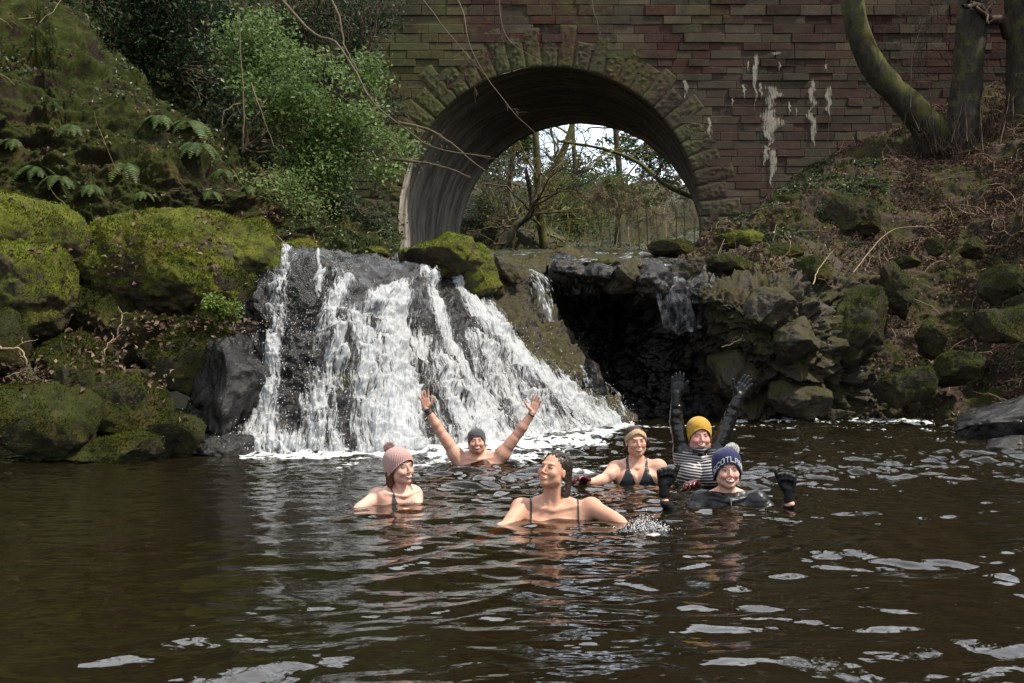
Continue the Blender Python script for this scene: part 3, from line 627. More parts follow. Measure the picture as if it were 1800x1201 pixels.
while z < 12.9:
    h = r.uniform(.20, .265) if not (10.62 < z < 10.95) else .3
    x = -17 + r.uniform(0, .6); zc = np.clip(acz, z, z + h); inr = (AR + .28) ** 2 - (zc - acz) ** 2
    half = math.sqrt(inr) if (inr > 0) else 0
    if z + h < acz: half = AR + .28
    proud = -.02 if 10.66 < z < 11.0 else 0
    while x < 17:
        wd = r.uniform(.42, 1.15); a, b = x, x + wd; x = b
        segs = [(a, b)]
        if half:
            segs = []
            if a < acx - half: segs.append((a, min(b, acx - half)))
            if b > acx + half: segs.append((max(a, acx + half), b))
        for s0, s1 in segs:
            if s1 - s0 > .06: block(acc, s0, s1, z, z + h, BY + r.normal() * .014 + proud, .25, r.rand())
    z += h
mk('wall', acc.V(), acc.F(), M['stone'], parent=bridge, smooth=False, attrs={'tone': np.concatenate(acc.a)})
# solid core behind the facing, with the arch hole (front mortar face) and parapet top
th = np.linspace(0, math.pi, 60); ring = np.stack([acx + (AR + .1) * np.cos(th), acz + (AR + .1) * np.sin(th)], -1)
ring = np.concatenate([[[acx + AR + .1, 1.5]], ring, [[acx - AR - .1, 1.5]]])
outer = []
for (x_, z_) in ring:
    if z_ <= acz: outer.append((18 if x_ > acx else -18, z_))
    else:
        dx, dz = x_ - acx, z_ - acz; k = min((12.88 - acz) / max(dz, 1e-6), (17) / max(abs(dx), 1e-6)); outer.append((acx + dx * k, acz + dz * k))
outer = np.array(outer); V = []
for yv in (BY + .035, BY + 6.7):
    sh = 0 if yv < 30 else 1.33
    V += [(x_ + sh, yv, z_) for x_, z_ in ring] + [(x_, yv, z_) for x_, z_ in outer]
V = np.array(V); n = len(ring); i = np.arange(n - 1)
F = np.concatenate([np.stack([i, i + 1, i + 1 + n, i + n], -1), np.stack([i + 1, i, i + n, i + 1 + n], -1) + 2 * n, np.stack([i + n, i + 1 + n, i + 1 + 3 * n, i + 3 * n], -1)])
mk('core', V, F, M['mortar'], parent=bridge, smooth=False)
# arch ring of rusticated voussoirs
acc = Acc(); nvs = 37; sp = np.linspace(-.30, math.pi + .30, nvs + 1)
def polar(t, rr):
    t_ = np.clip(t, 0, math.pi); x_ = acx + rr * np.cos(t_); z_ = acz + rr * np.sin(t_)
    return x_, z_ + np.where(t < 0, t * AR, 0) + np.where(t > math.pi, (math.pi - t) * AR, 0)
for k in range(nvs):
    L = r.uniform(1.0, 1.3) if k % 2 else r.uniform(.75, 1.0); L *= r.uniform(.93, 1.07); g = .0012
    a, b = sp[k] + g, sp[k + 1] - g; m_, n_ = 14, 26
    tt, rr = np.meshgrid(np.linspace(a, b, m_), np.linspace(AR - .01, AR + L, n_)); x_, z_ = polar(tt, rr)
    e = np.minimum(np.minimum(tt - a, b - tt) / (b - a) * 14 * .25, np.minimum(rr - AR, AR + L - rr) * 8 + .1).clip(0, 1)
    pt = np.stack([x_, x_ * 0, z_], -1)
    y_ = BY + .004 - .016 * np.sqrt(e) - (np.abs(pn(pt * 8 + k)) - .15) * .07 * sstep(.3, .9, e)
    G = np.stack([x_, y_, z_], -1); G[[0, -1]] += [0, .05, 0]; G[:, [0, -1]] += [0, .03, 0]
    acc.add(G.reshape(-1, 3), gquads(n_, m_)[:, ::-1], r.uniform(.3, .85))
mk('arch_ring', acc.V(), acc.F(), M['vous'], parent=bridge, smooth=True, attrs={'tone': np.concatenate(acc.a)})
# vault (barrel), skewed
nu_, nv_ = 260, 300
u = np.linspace(-.32, math.pi + .32, nu_); v = np.linspace(0, 1, nv_); VV2, UU2 = np.meshgrid(v, u, indexing='ij')
x_, z_ = polar(UU2, AR)
band = np.floor(VV2 * 30 + .25 * np.sin(UU2 * 2)); br = r.rand(80)[band.astype(int) % 80]; bu = UU2 * 4.2 / .62 + band * .37; bb = np.floor(bu); br = br * .35 + .65 * r.rand(64, 80)[bb.astype(int) % 64, band.astype(int) % 80]; eu = sstep(.90, .98, np.abs(bu - bb - .5) * 2); edge = np.abs(VV2 * 30 + .25 * np.sin(UU2 * 2) - band - .5) * 2
q = np.stack([UU2 * 4.2, VV2 * 6.7, UU2 * 0], -1)
rr = AR + np.maximum(sstep(.8, 1, edge), eu) * .025 + (br - .5) * .02 + fbm(q * [1, 2.5, 1], 4, 1.5, .6, seed=61) * .025
x_, z_ = polar(UU2, rr)
G = np.stack([x_ + VV2 * 1.33, BY - .02 + VV2 * 6.72, z_], -1)
tone = np.clip(br * .5 + fbm(q * [.35, 3.5, 1], 4, 1.0, .6, seed=62) * .45 + .25, 0, 1)
bm_ = MatB('vault brick'); tn = bm_.fattr('tone'); lit_left = bm_.fattr('low')
c = bm_.ramp(tn, [(.1, (.045, .032, .028)), (.4, (.085, .055, .045)), (.7, (.14, .105, .085)), (.95, (.22, .19, .16))])
c2 = bm_.ramp(tn, [(.1, (.10, .085, .07)), (.5, (.26, .235, .20)), (.9, (.42, .39, .35))])  # paler ramp: light on the left side of the vault put into the colour
c = bm_.mix((lit_left + (bm_.noise(2) - .5) * .6).ss(.1, .9), c, c2)
bm_.set(Base_Color=c, Roughness=.85); bm_.bump(bm_.noise(22, 4, .7), .7, .03)
low = sstep(2.3, .4, np.minimum(UU2 + .9 * 0, 9)) * 0 + sstep(1.9, 3.0, UU2)  # mask for the left side, painted as if lit
mk('vault', G.reshape(-1, 3), gquads(nv_, nu_), bm_.m, parent=bridge, attrs={'tone': tone.ravel(), 'low': low.ravel()})
# string course top + coping
acc = Acc(); x = -17
while x < 17:
    wd = r.uniform(.8, 1.5); block(acc, x, x + wd, 12.9, 13.15, BY - .15, 1.0, r.uniform(.5, 1)); x += wd
mk('coping', acc.V(), acc.F(), M['stone'], parent=bridge, smooth=False, attrs={'tone': np.concatenate(acc.a)})
# calcite drips where lime has leached out of the joints
acc = Acc()
def drip(px, py0, py1, wpx, seed):
    n = 60; m_ = 14; t_ = np.linspace(0, 1, n); py = py0 + (py1 - py0) * t_
    c0 = px + fbm(np.stack([t_ * 3, t_ * 0 + seed, t_ * 0], -1), 1, 1.3) * wpx * .6
    w_ = wpx * (.35 + .65 * np.sin(np.pi * np.clip(t_ * .9 + .12, 0, 1)) ** .7) * (1 + .55 * fbm(np.stack([t_ * 4, t_ * 0 + seed * 2, t_ * 0], -1), 2, 1)) * (1 - .75 * t_ ** 3)
    u_ = np.linspace(-1, 1, m_); X_ = c0[:, None] + u_[None] * np.maximum(w_, 1.0)[:, None] * .55
    G = np.array([[P(X_[i, j], py[i], BY) for j in range(m_)] for i in range(n)])
    G[..., 1] = BY - .022 - (1 - u_[None] ** 2) * .006 * (1 + .8 * fbm(G, 3, 9, .6, seed=seed)) + .03 * (np.abs(u_[None]) > .95)
    mk('calcite_stain', G.reshape(-1, 3), gquads(n, m_), M['calcite'], parent=bridge, attrs={'cov': ((1 - np.abs(u_[None]) ** 1.4) * (1 - .45 * t_[:, None] ** 2) * sstep(-.02, .12, t_)[:, None]).ravel()})
for k, a in enumerate([(1328, 92, 195, 10), (1352, 150, 200, 26), (1352, 190, 262, 36), (1346, 255, 292, 12), (1357, 260, 330, 15), (1426, 140, 205, 14), (1429, 195, 258, 16), (1455, 150, 208, 14), (1337, 145, 176, 7), (1308, 148, 178, 7),
                       (1362, 92, 98, 20), (1371, 108, 132, 5), (1314, 108, 126, 4), (1205, 140, 175, 9), (1287, 172, 187, 4), (1387, 178, 204, 5), (1400, 190, 205, 5), (1452, 112, 126, 5), (1247, 205, 250, 8)]):
    drip(*a, k + 1)

# ------------------------------------------------------------------ vegetation
def leaf_mat(name, stops, rough=.45, trans=.35, spec=.5):
    m = MatB(name); c = m.ramp(m.fattr('tone'), stops); m.set(Base_Color=c, Roughness=rough); m.b.inputs['Specular IOR Level'].default_value = spec
    tl = m.t.nodes.new('ShaderNodeBsdfTranslucent'); m.t.links.new(c, tl.inputs['Color']); mxs = m.t.nodes.new('ShaderNodeMixShader'); mxs.inputs[0].default_value = trans
    m.t.links.new(m.b.outputs[0], mxs.inputs[1]); m.t.links.new(tl.outputs[0], mxs.inputs[2]); m.t.links.new(mxs.outputs[0], m.out.inputs['Surface']); return m.m
M['holly'] = leaf_mat('fresh green leaf', [(0, (.06, .11, .03)), (.5, (.15, .23, .07)), (.85, (.27, .36, .15)), (1, (.34, .39, .12))], .45, .45, .3)  # brightest tones put sunlit leaf highlights into the colour
M['dkleaf'] = leaf_mat('dark evergreen leaf', [(0, (.018, .034, .014)), (.5, (.03, .056, .024)), (1, (.06, .095, .045))], .5, .3, .3)
M['ivy'] = leaf_mat('ivy leaf', [(0, (.025, .042, .016)), (.6, (.055, .085, .032)), (1, (.12, .155, .065))], .4)
M['fern'] = leaf_mat('fern frond', [(0, (.035, .07, .018)), (.6, (.07, .12, .03)), (1, (.14, .19, .04))], .6)
M['cress'] = leaf_mat('bright cress leaf', [(0, (.07, .12, .015)), (1, (.19, .27, .04))], .5)
M['litter'] = leaf_mat('dead beech leaf', [(0, (.035, .018, .011)), (.35, (.085, .052, .036)), (.7, (.15, .098, .068)), (.92, (.20, .14, .10)), (1, (.28, .21, .15))], .75, .15, .2)
M['mosstuft'] = leaf_mat('moss tuft', [(0, (.04, .05, .006)), (.6, (.12, .14, .011)), (1, (.22, .23, .02))], .8, .3, .1)
M['mosstuftd'] = leaf_mat('shaded moss tuft', [(0, (.025, .03, .006)), (.6, (.06, .07, .01)), (1, (.11, .11, .02))], .8, .3, .1)  # dim version of the moss tuft, shade painted into its tones
def bark_mat(name, a, b, moss=.5):
    m = MatB(name); n = m.noise(9, 5, .7, m.scale((1, 1, .3))); n2 = m.noise(2.2, 5, .6)
    c = m.mix(n.ss(.3, .7), a, b); c = m.mix((n2 * 1.0 + m.nz() * .35 + (m.noise(14) - .5) * .6).ss(1.0 - moss, 1.25 - moss), c, m.mix(m.noise(30), (.05, .055, .01), (.13, .125, .025)))
    m.set(Base_Color=c, Roughness=.85); m.bump(n * 1.2 + m.noise(50, 3, .7) * .4, .9, .04); return m.m
M['bark'] = bark_mat('grey brown bark', (.018, .014, .011), (.055, .044, .034), .5)
M['barkm'] = bark_mat('mossy bark', (.022, .018, .013), (.07, .06, .042), .68)
M['twig'] = simple('twig', (.11, .085, .055), .7, .3, .5, 8)
M['twigd'] = simple('dark twig', (.055, .036, .028), .7, .3, .5, 8)
M['twigg'] = simple('mossy twig', (.16, .155, .05), .8, .2, .5, 8)
M['twigb'] = simple('dry bramble', (.30, .22, .14), .7, .3, .5, 8)

def bcurve(a, b, sag=0, wob=.1, n=8, rng=rs):
    t = np.linspace(0, 1, n)[:, None]; L = np.linalg.norm(b - a)
    p = a * (1 - t) + b * t; p[:, 2] += sag * L * 4 * (t * (1 - t))[:, 0]
    w_ = np.cumsum(rng.normal(size=(n, 3)), 0) * wob * L / n; w_ -= w_[0] + (w_[-1] - w_[0]) * t; return p + w_
def twigs(acc, pts, rad, lvl, rng, spread=.8, ratio=.55, up=.0, n=(3, 6), minr=.002):
    """grow side branches from a polyline"""
    if lvl == 0: return
    L = np.linalg.norm(np.diff(pts, axis=0), axis=1).sum(); k = rng.randint(*n)
    for _ in range(k):
        f = rng.uniform(.2, .98); i = min(int(f * (len(pts) - 1)), len(pts) - 2); o = pts[i] + (pts[i + 1] - pts[i]) * (f * (len(pts) - 1) - i)
        d = pts[i + 1] - pts[i]; d = d / (np.linalg.norm(d) + 1e-9) + rng.normal(size=3) * spread + np.array([0, 0, up]); d /= np.linalg.norm(d)
        l = L * ratio * rng.uniform(.5, 1.1) * (1.15 - f * .6); e = o + d * l
        c = bcurve(o, e, rng.normal() * .06, .35, 7, rng); r0 = max(rad * (1 - .6 * f) * .55, minr)
        tube(acc, c, np.linspace(r0, max(r0 * .35, minr * .7), 7), 4 if r0 < .02 else 6); twigs(acc, c, r0, lvl - 1, rng, spread, ratio, up, n, minr)
def trunk_mesh(acc, pts, rad, seed, sides=26, n=90, rough=.12):
    c = crm(np.array(pts), n); rr = crm(np.array(rad, float), n); a2 = Acc(); tube(a2, c, rr, sides)
    V = a2.V(); cc = np.repeat(c, sides, 0); d = V - cc; L = np.linalg.norm(d, axis=1)[:, None]
    k = fbm(V * [1, 1, .5], 4, 2.2, .6, seed=seed) * rough + ridged(V * [1, 1, .25], 3, 7, seed=seed) * rough * .25
    V = cc + d * (1 + k[:, None]); acc.add(V, a2.F()); return c, rr
def tree(label, pts, rad, seed, lvl=3, crown_n=9, crown_len=3.5, mat='bark', tmat='twigd', group=None, name='bare_tree', start=.35, spread=.7, base_shoots=0, n=(3, 6), up=.25, minr=.004, rel=.45):
    rng = np.random.RandomState(seed); a = Acc(); c, rr = trunk_mesh(a, pts, rad, seed)
    root = empty(name, c[0], label=label, category='tree')
    if group: root['group'] = group
    mk('trunk', a.V(), a.F(), M[mat], parent=root)
    a = Acc()
    for k in range(crown_n):
        f = rng.uniform(start, 1); i = int(f * (len(c) - 1)); d = rng.normal(size=3) * [1, 1, .6] + [0, 0, up]; d /= np.linalg.norm(d)
        l = crown_len * rng.uniform(.6, 1.2); p = bcurve(c[i], c[i] + d * l, .1, .35, 9, rng); r0 = rr[i] * rel
        tube(a, p, np.linspace(r0, r0 * .25, 9), 7); twigs(a, p, r0, lvl, rng, spread, .5, .15, n, minr)
    if crown_n: mk('branches', a.V(), a.F(), M[tmat], parent=root)
    if base_shoots:
        a = Acc()
        for k in range(base_shoots):
            o = c[0] + rng.normal(size=3) * [.50, .35, .08] + [0, -.1, .05]; e = o + np.array([rng.normal() * .28, rng.normal() * .2 - .12, rng.uniform(.25, 1.25)])
            tube(a, bcurve(o, e, 0, .35, 6, rng), np.linspace(.011, .004, 6), 3)
        mk('basal_shoots', a.V(), a.F(), M['twigd'], parent=root)
    return root
def shrub(label, base, blobs, clumps, per, size, mat, seed, name='evergreen_shrub', stems=10, cl=.16, aspect=.55, cat='shrub', group=None, smat='twig', droop=0., srad=.02):
    rng = np.random.RandomState(seed); base = np.array(base, float); root = empty(name, base, label=label, category=cat)
    if group: root['group'] = group
    pk = np.array([b[1][0] * b[1][1] * b[1][2] for b in blobs]); pk = pk / pk.sum(); C = []
    for _ in range(clumps):
        b = blobs[rng.choice(len(blobs), p=pk)]; d = rng.normal(size=3); d /= np.linalg.norm(d); rad_ = rng.rand() ** .45
        C.append(np.array(b[0]) + d * rad_ * np.array(b[1]))
    C = np.array(C); C = C[fbm(C, 2, 1.6, seed=seed) > -.12]
    a = Acc(); pts = np.repeat(C, per, 0) + rng.normal(size=(len(C) * per, 3)) * cl * np.array([1, 1, .6])
    tone = np.clip(np.repeat(rng.rand(len(C)) * .5, per) + rng.rand(len(pts)) * .5 + fbm(pts, 2, .8, seed=seed + 2) * .3, 0, 1)
    leafquads(a, pts, np.repeat([[0, -.25, .8]], len(pts), 0), size * rng.uniform(.4, 1.65, len(pts)), aspect, .65, rng, a=tone)
    mk('foliage', a.V(), a.F(), M[mat], parent=root, smooth=False, attrs={'tone': np.concatenate(a.a)})
    a = Acc(); hubs = [base + (C[rng.randint(len(C))] - base) * .55 + rng.normal(size=3) * .15 for _ in range(max(stems, 1))]
    for h in hubs: tube(a, bcurve(base + rng.normal(size=3) * [.1, .1, 0], h, .05, .3, 9, rng), np.linspace(srad, srad * .55, 9), 6)
    for c_ in C[:: max(1, len(C) // 260)]:
        h = min(hubs, key=lambda q_: np.linalg.norm(q_ - c_)); tube(a, bcurve(h, c_, .06, .3, 7, rng), np.linspace(srad * .45, .003, 7), 4)
    mk('stems', a.V(), a.F(), M[smat], parent=root); return root
def onsurf(G, px, py):
    qx, qy = proj(G); e = np.hypot(qx - px, qy - py) + G[..., 1] * .8; e = np.where(G[..., 1] > .5, e, 1e9); k = np.unravel_index(np.argmin(e), e.shape); return G[k]

# left bank shrubs (each its own plant)
gs = 'evergreen shrubs on the left bank'
shrub('bright sunlit small-leaved evergreen shrub arching towards the left side of the arch', onsurf(lbG, 430, 265), [(P(520, 170, 16.4), (.95, .8, .75)), (P(610, 235, 16.6), (.75, .7, .55)), (P(660, 285, 17), (.6, .6, .35)), (P(560, 290, 16.6), (.65, .6, .55)), (P(700, 262, 17), (.38, .4, .26)), (P(640, 130, 17), (.4, .4, .4)), (P(450, 90, 17), (.7, .7, .7))], 1300, 20, .072, 'holly', 101, group=gs, stems=9, srad=.03)
shrub('tall blue-green evergreen at the top left behind the bright shrub', P(330, 170, 19.5), [(P(330, 90, 19.2), (1.3, .9, 1.1)), (P(250, 60, 19), (.9, .8, .9)), (P(400, 150, 18.6), (.8, .7, .8)), (P(300, 0, 19), (1.3, .9, .8))], 900, 26, .075, 'dkleaf', 102, group=gs, stems=8, srad=.05)
shrub('dark evergreen mass behind the tangle at the top centre left', P(520, 330, 21), [(P(520, 60, 21.5), (1.6, 1.0, 1.5)), (P(600, 200, 22), (1.2, .9, 1.4)), (P(470, 200, 20.5), (1.0, .8, 1.2)), (P(640, 20, 22), (1.2, .8, 1.0))], 900, 26, .08, 'dkleaf', 103, group=gs, stems=8, srad=.05)
shrub('low dark bush filling the hollow left of the arch foot', P(610, 430, 20), [(P(620, 385, 20), (.75, .7, .5)), (P(580, 340, 19), (.6, .6, .5)), (P(665, 405, 21), (.5, .5, .4))], 420, 24, .065, 'dkleaf', 104, group=gs, stems=6)
shrub('dark evergreen in the top left corner above the ferny bank', P(60, -40, 18.5), [(P(140, 10, 18), (1.1, .8, .6)), (P(40, -60, 18), (1.2, .8, .8)), (P(220, -50, 19), (1.2, .9, .8))], 520, 26, .07, 'dkleaf', 105, group=gs, stems=6)
shrub('loose leafy sprays hanging down the bank above the mossy crest', onsurf(lbG, 520, 330), [(P(520, 350, 15.7), (.45, .4, .45)), (P(560, 300, 16.2), (.4, .4, .4)), (P(470, 330, 15.3), (.35, .3, .25))], 230, 18, .05, 'holly', 106, group=gs, stems=7, srad=.012)
shrub('patch of bright green cress on the shoulder of the mossy boulder', P(378, 560, 11.0), [(P(365, 530, 10.98), (.20, .15, .12)), (P(395, 545, 11.0), (.18, .13, .13)), (P(340, 540, 10.95), (.10, .1, .08))], 230, 16, .028, 'cress', 107, name='cress_plant', cat='plant', stems=5, cl=.035, srad=.004, aspect=.9)
# spindly bare shrub stems on the left
def stems_thing(label, name, cat, lines, mat, seed, lvl=2, r0=.03, group=None, n=(3, 6), sides=7, minr=.004, twl=.35):
    rng = np.random.RandomState(seed); a = Acc(); first = None
    for ln in lines:
        pts = np.array([P(*p) for p in ln]); c = crm(pts, 26); c = c + np.cumsum(rng.normal(size=c.shape), 0) * .006
        if first is None: first = c[0]
        tube(a, c, np.linspace(r0, r0 * .3, 26), sides); twigs(a, c, r0 * .6, lvl, rng, .6, twl, 0, n, minr)
    o = mk(name, a.V(), a.F(), M[mat], loc=first, label=label, category=cat)
    if group: o['group'] = group
    return o
stems_thing('pale crooked bare stems forking out of the left bank beside the bright shrub', 'bare_shrub', 'shrub', [[(385, 238, 15.6), (400, 205, 15.5), (425, 180, 15.5)], [(426, 268, 15.5), (428, 215, 15.5), (424, 130, 15.6), (420, 20, 15.8)], [(428, 268, 15.5), (442, 225, 15.4), (458, 200, 15.3), (475, 175, 15.4)], [(425, 180, 15.5), (395, 190, 15.4), (388, 220, 15.3)], [(440, 145, 15.4), (455, 190, 15.3), (480, 255, 15.3)]], 'twig', 120, 2, .018, twl=.25)
stems_thing('long mossy branch sweeping from the top left across the front of the arch', 'overhanging_branch', 'branch', [[(470, -30, 17), (545, 55, 16.5), (590, 75, 16.2), (625, 125, 16), (660, 180, 15.8), (720, 230, 15.6), (770, 262, 15.5), (868, 276, 15.4)], [(560, -40, 16.6), (590, 20, 16.4), (605, 80, 16.2), (632, 130, 16)], [(700, 215, 15.7), (770, 235, 15.6), (850, 300, 15.5)], [(690, 280, 15.8), (760, 290, 15.6), (820, 310, 15.4)]], 'twig', 121, 3, .026, n=(3, 6), minr=.0035, twl=.28)
stems_thing('bare drooping twigs hanging in front of the bridge above the crown of the arch', 'overhanging_branch', 'branch', [[(880, -40, 18), (882, 30, 18), (900, 70, 18), (960, 110, 18)], [(780, -40, 18.5), (815, 20, 18), (830, 90, 17.8), (900, 190, 17.6), (960, 250, 17.5)], [(700, -60, 18), (790, 60, 17.6), (850, 130, 17.5)], [(1040, -40, 19), (1042, 20, 19), (1055, 60, 19)]], 'twig', 122, 3, .014, n=(2, 5), minr=.0035, twl=.3)
# trees on the right bank
def T(l): return [P(*p) for p in l]
tree('leaning mossy tree bending up and left from the leafy right bank', T([(1660, 285, 25.3), (1640, 235, 25.2), (1598, 185, 25), (1545, 130, 24.8), (1510, 60, 24.5), (1498, -20, 24.3), (1500, -160, 24.3), (1530, -330, 24.5), (1540, -420, 24.5)]), [.55, .42, .33, .30, .28, .26, .24, .2, .12], 131, mat='barkm', base_shoots=420, crown_n=12, start=.62)
tree('upright thick tree just right of the leaning mossy tree', T([(1690, 285, 25), (1692, 240, 25), (1697, 180, 25), (1703, 100, 25), (1712, -20, 25), (1720, -220, 25), (1700, -480, 25)]), [.55, .42, .37, .36, .34, .28, .12], 132, mat='bark', base_shoots=420, crown_n=12, start=.45)
tree('dark tree trunk cut by the right edge of the picture', T([(1800, 260, 25), (1800, 175, 25), (1796, 60, 25), (1792, -60, 25), (1780, -300, 25)]), [.5, .42, .36, .33, .2], 133, mat='bark', crown_n=9, start=.4)
tree('bare tree added on the left bank to block sky above the dark evergreens', T([(340, 200, 23), (352, 40, 23), (350, -160, 23), (380, -460, 23)]), [.4, .33, .3, .12], 134, mat='bark', crown_n=12, start=.3)  # hardly seen; added to keep sky out of the pool reflections
tree('slim bare tree added to block sky behind the long sweeping branch', T([(520, 330, 22), (512, 60, 22), (500, -160, 22), (470, -440, 22)]), [.3, .2, .18, .08], 135, mat='bark', crown_n=10, start=.3)  # added so its high crown screens the sky from the water
stems_thing('thicket of thin dark saplings and briars on the slope beside the bridge wall', 'bramble_thicket', 'bush', [[(1560 + 28 * k, 235 + 6 * k - 8 * (k % 3), 25 - .2 * k), (1550 + 30 * k + 20 * math.sin(k * 2), 150, 24.8), (1530 + 32 * k + 60 * math.sin(k), 20 + 30 * math.cos(k * 1.7), 24.5)] for k in range(9)], 'twigd', 141, 3, .02, n=(4, 7), minr=.004, twl=.5)
stems_thing('pale thin briar stems arching over the bank in front of the drip-stained wall', 'bramble', 'bush', [[(1455, 250, 25), (1462, 190, 25), (1485, 120, 25), (1500, 90, 25)], [(1515, 190, 25), (1520, 150, 25), (1490, 90, 25)], [(1600, 190, 24), (1605, 90, 24), (1630, 20, 24)]], 'twig', 142, 2, .012, n=(3, 6), minr=.004, twl=.4)

# beyond the arch
gt = 'woodland trees seen through the arch'
bt = [('slender upright tree standing left of centre through the arch', [(962, 460, 40), (950, 380, 40), (942, 250, 40), (938, 120, 40)], .20, 'barkm'),
      ('thin dark tree just left of the slender upright one through the arch', [(905, 455, 42), (895, 350, 42), (905, 230, 42), (900, 120, 42)], .14, 'bark'),
      ('tree leaning right through the arch with yellow-green mossy limbs', [(930, 455, 46), (955, 340, 46), (1000, 240, 46), (1030, 100, 46)], .2, 'barkm'),
      ('dark forked trunk low behind the mossy crest through the arch', [(880, 450, 37), (905, 400, 37), (935, 370, 37), (925, 300, 37)], .16, 'bark'),
      ('distant tree near the right side of the arch opening', [(1085, 440, 52), (1090, 330, 52), (1080, 200, 52), (1075, 80, 52)], .2, 'bark'),
      ('mossy tree curving down beside the right jamb of the arch', [(1225, 350, 34.6), (1170, 325, 35.5), (1120, 285, 36.5), (1060, 262, 37.5), (980, 248, 38.5)], .09, 'barkm'),
      ('distant thin tree in the middle of the arch opening', [(1010, 440, 58), (1012, 330, 58), (1004, 180, 58), (1000, 60, 58)], .17, 'bark'),
      ('tree at the left edge of the arch opening half hidden by the vault', [(850, 450, 44), (855, 330, 44), (840, 200, 44), (850, 80, 44)], .2, 'bark')]
for k, (lb_, l_, rd, mt) in enumerate(bt):
    tree(lb_, T(l_), list(np.linspace(rd, rd * .5, len(l_))), 150 + k, lvl=3, crown_n=15, crown_len=3.0, mat=mt, tmat='twigg' if mt == 'barkm' else 'twig', group=gt, start=.15, n=(3, 6), minr=.007, rel=.4)
gb = 'undergrowth beyond the arch'
shrub('dark ivy-clad bush low at the left inside the arch opening', P(850, 440, 40), [(P(850, 370, 40), (1.1, .9, 1.4)), (P(900, 400, 42), (1.2, .9, .8)), (P(860, 300, 44), (1.2, 1, 1.0))], 420, 24, .11, 'ivy', 171, group=gb)
shrub('olive bush in the middle distance through the centre of the arch', P(1010, 430, 46), [(P(1000, 380, 46), (1.9, 1.2, 1.2)), (P(1060, 330, 50), (2.2, 1.2, 1.0)), (P(960, 330, 50), (1.5, 1.2, 1.1))], 620, 24, .13, 'fern', 172, group=gb)
shrub('far hedge of mixed green rising behind the trees through the arch', P(1040, 400, 62), [(P(1010, 310, 62), (2.6, 1.5, 1.5)), (P(1175, 262, 60), (2.4, 1.5, 2.7)), (P(870, 250, 62), (2.6, 1.5, 2.8)), (P(1060, 350, 60), (4, 1.5, 1.3)), (P(1100, 262, 61), (1.8, 1.5, 1.2)), (P(900, 235, 61), (1.6, 1.5, 1.6))], 2500, 22, .17, 'fern', 173, group=gb)
stems_thing('tangled thicket of pale dry brambles low at the right of the arch opening', 'bramble_thicket', 'bush', [[(1060 + 16 * k, 450, 34 + .8 * (k % 4)), (1050 + 17 * k, 380 - 12 * (k % 3), 34.5 + .8 * (k % 4)), (1020 + 18 * k + 20 * (k % 2), 335 + 14 * (k % 4), 35 + .7 * (k % 3))] for k in range(11)], 'twigb', 174, 3, .02, n=(5, 8), minr=.006, twl=.55, group=gb)
stems_thing('grey tangle of bare brush across the middle of the arch opening', 'bramble_thicket', 'bush', [[(870 + 30 * k, 450, 38 + (k % 3)), (880 + 30 * k, 390, 38.5 + (k % 3)), (850 + 32 * k + 30 * (k % 2), 320 + 18 * (k % 3), 39 + (k % 3))] for k in range(9)], 'twigg', 175, 3, .026, n=(5, 8), minr=.006, twl=.6, group=gb)

# ferns
def fern(label, p, seed, s=.42, nf=11, group='ferns on the left bank'):
    rng = np.random.RandomState(seed); a = Acc(); p = np.array(p)
    for k in range(nf):
        th_ = rng.uniform(-math.pi, math.pi); d = np.array([math.cos(th_), -abs(math.sin(th_)) - .15, 0]); d /= np.linalg.norm(d)
        L = s * .82 * rng.uniform(.5, 1.2); t_ = np.linspace(0, 1, 22)[:, None]
        c = p + d * L * t_ + np.array([0, 0, 1]) * L * (.75 * t_ - 1.35 * t_ ** 2); tube(a, c, np.linspace(.004, .0015, 22), 3, .3)
        sd = np.cross(d, [0, 0, 1]); sd /= np.linalg.norm(sd)
        for i in range(2, 22):
            wl = L * .26 * math.sin(math.pi * (i / 22) ** .75) + .008; tg = c[min(i, 21)] - c[i - 1]; tg /= np.linalg.norm(tg)
            for s_ in (-1, 1):
                e = c[i] + sd * s_ * wl + tg * wl * .25 - np.array([0, 0, wl * .25]); wv = tg * L / 34
                a.add([c[i] - wv, c[i] + wv, e + wv * .3, e - wv * .3], [[0, 1, 2, 3]], rng.uniform(.1, 1))
    o = mk('fern', a.V(), a.F(), M['fern'], loc=p, smooth=False, attrs={'tone': np.concatenate(a.a)}, label=label, category='fern', group=group)
for k, (x_, y_, s_, l_) in enumerate([(222, 300, .5, 'large bright fern drooping in the middle of the left bank'), (70, 305, .42, 'blue-green fern at the left, above the bright green dome'), (110, 320, .34, 'smaller fern just right of the blue-green one on the left bank'),
        (335, 225, .45, 'fern high on the bank under the pale crooked stems'), (352, 262, .45, 'hanging fern directly below the fern under the pale stems'), (395, 305, .3, 'yellowish small fern left of the leafy sprays'), (165, 335, .28, 'small fern between the bright fern and the left pair, low on the bank'),
        (285, 215, .36, 'dim fern on the ridge of the left bank below the evergreen'), (30, 255, .3, 'fern high at the left edge of the ferny bank'), (130, 230, .3, 'small dark fern on the upper left bank below the ivy'), (440, 335, .26, 'small fern under the leafy sprays on the bank'), (255, 345, .22, 'little fern tuft directly under the large bright fern'), (372, 345, .24, 'tiny fern just above the back of the largest mossy boulder')]):
    fern(l_, onsurf(lbG, x_, y_) + np.array([0, -.05, .03]), 200 + k, s_)

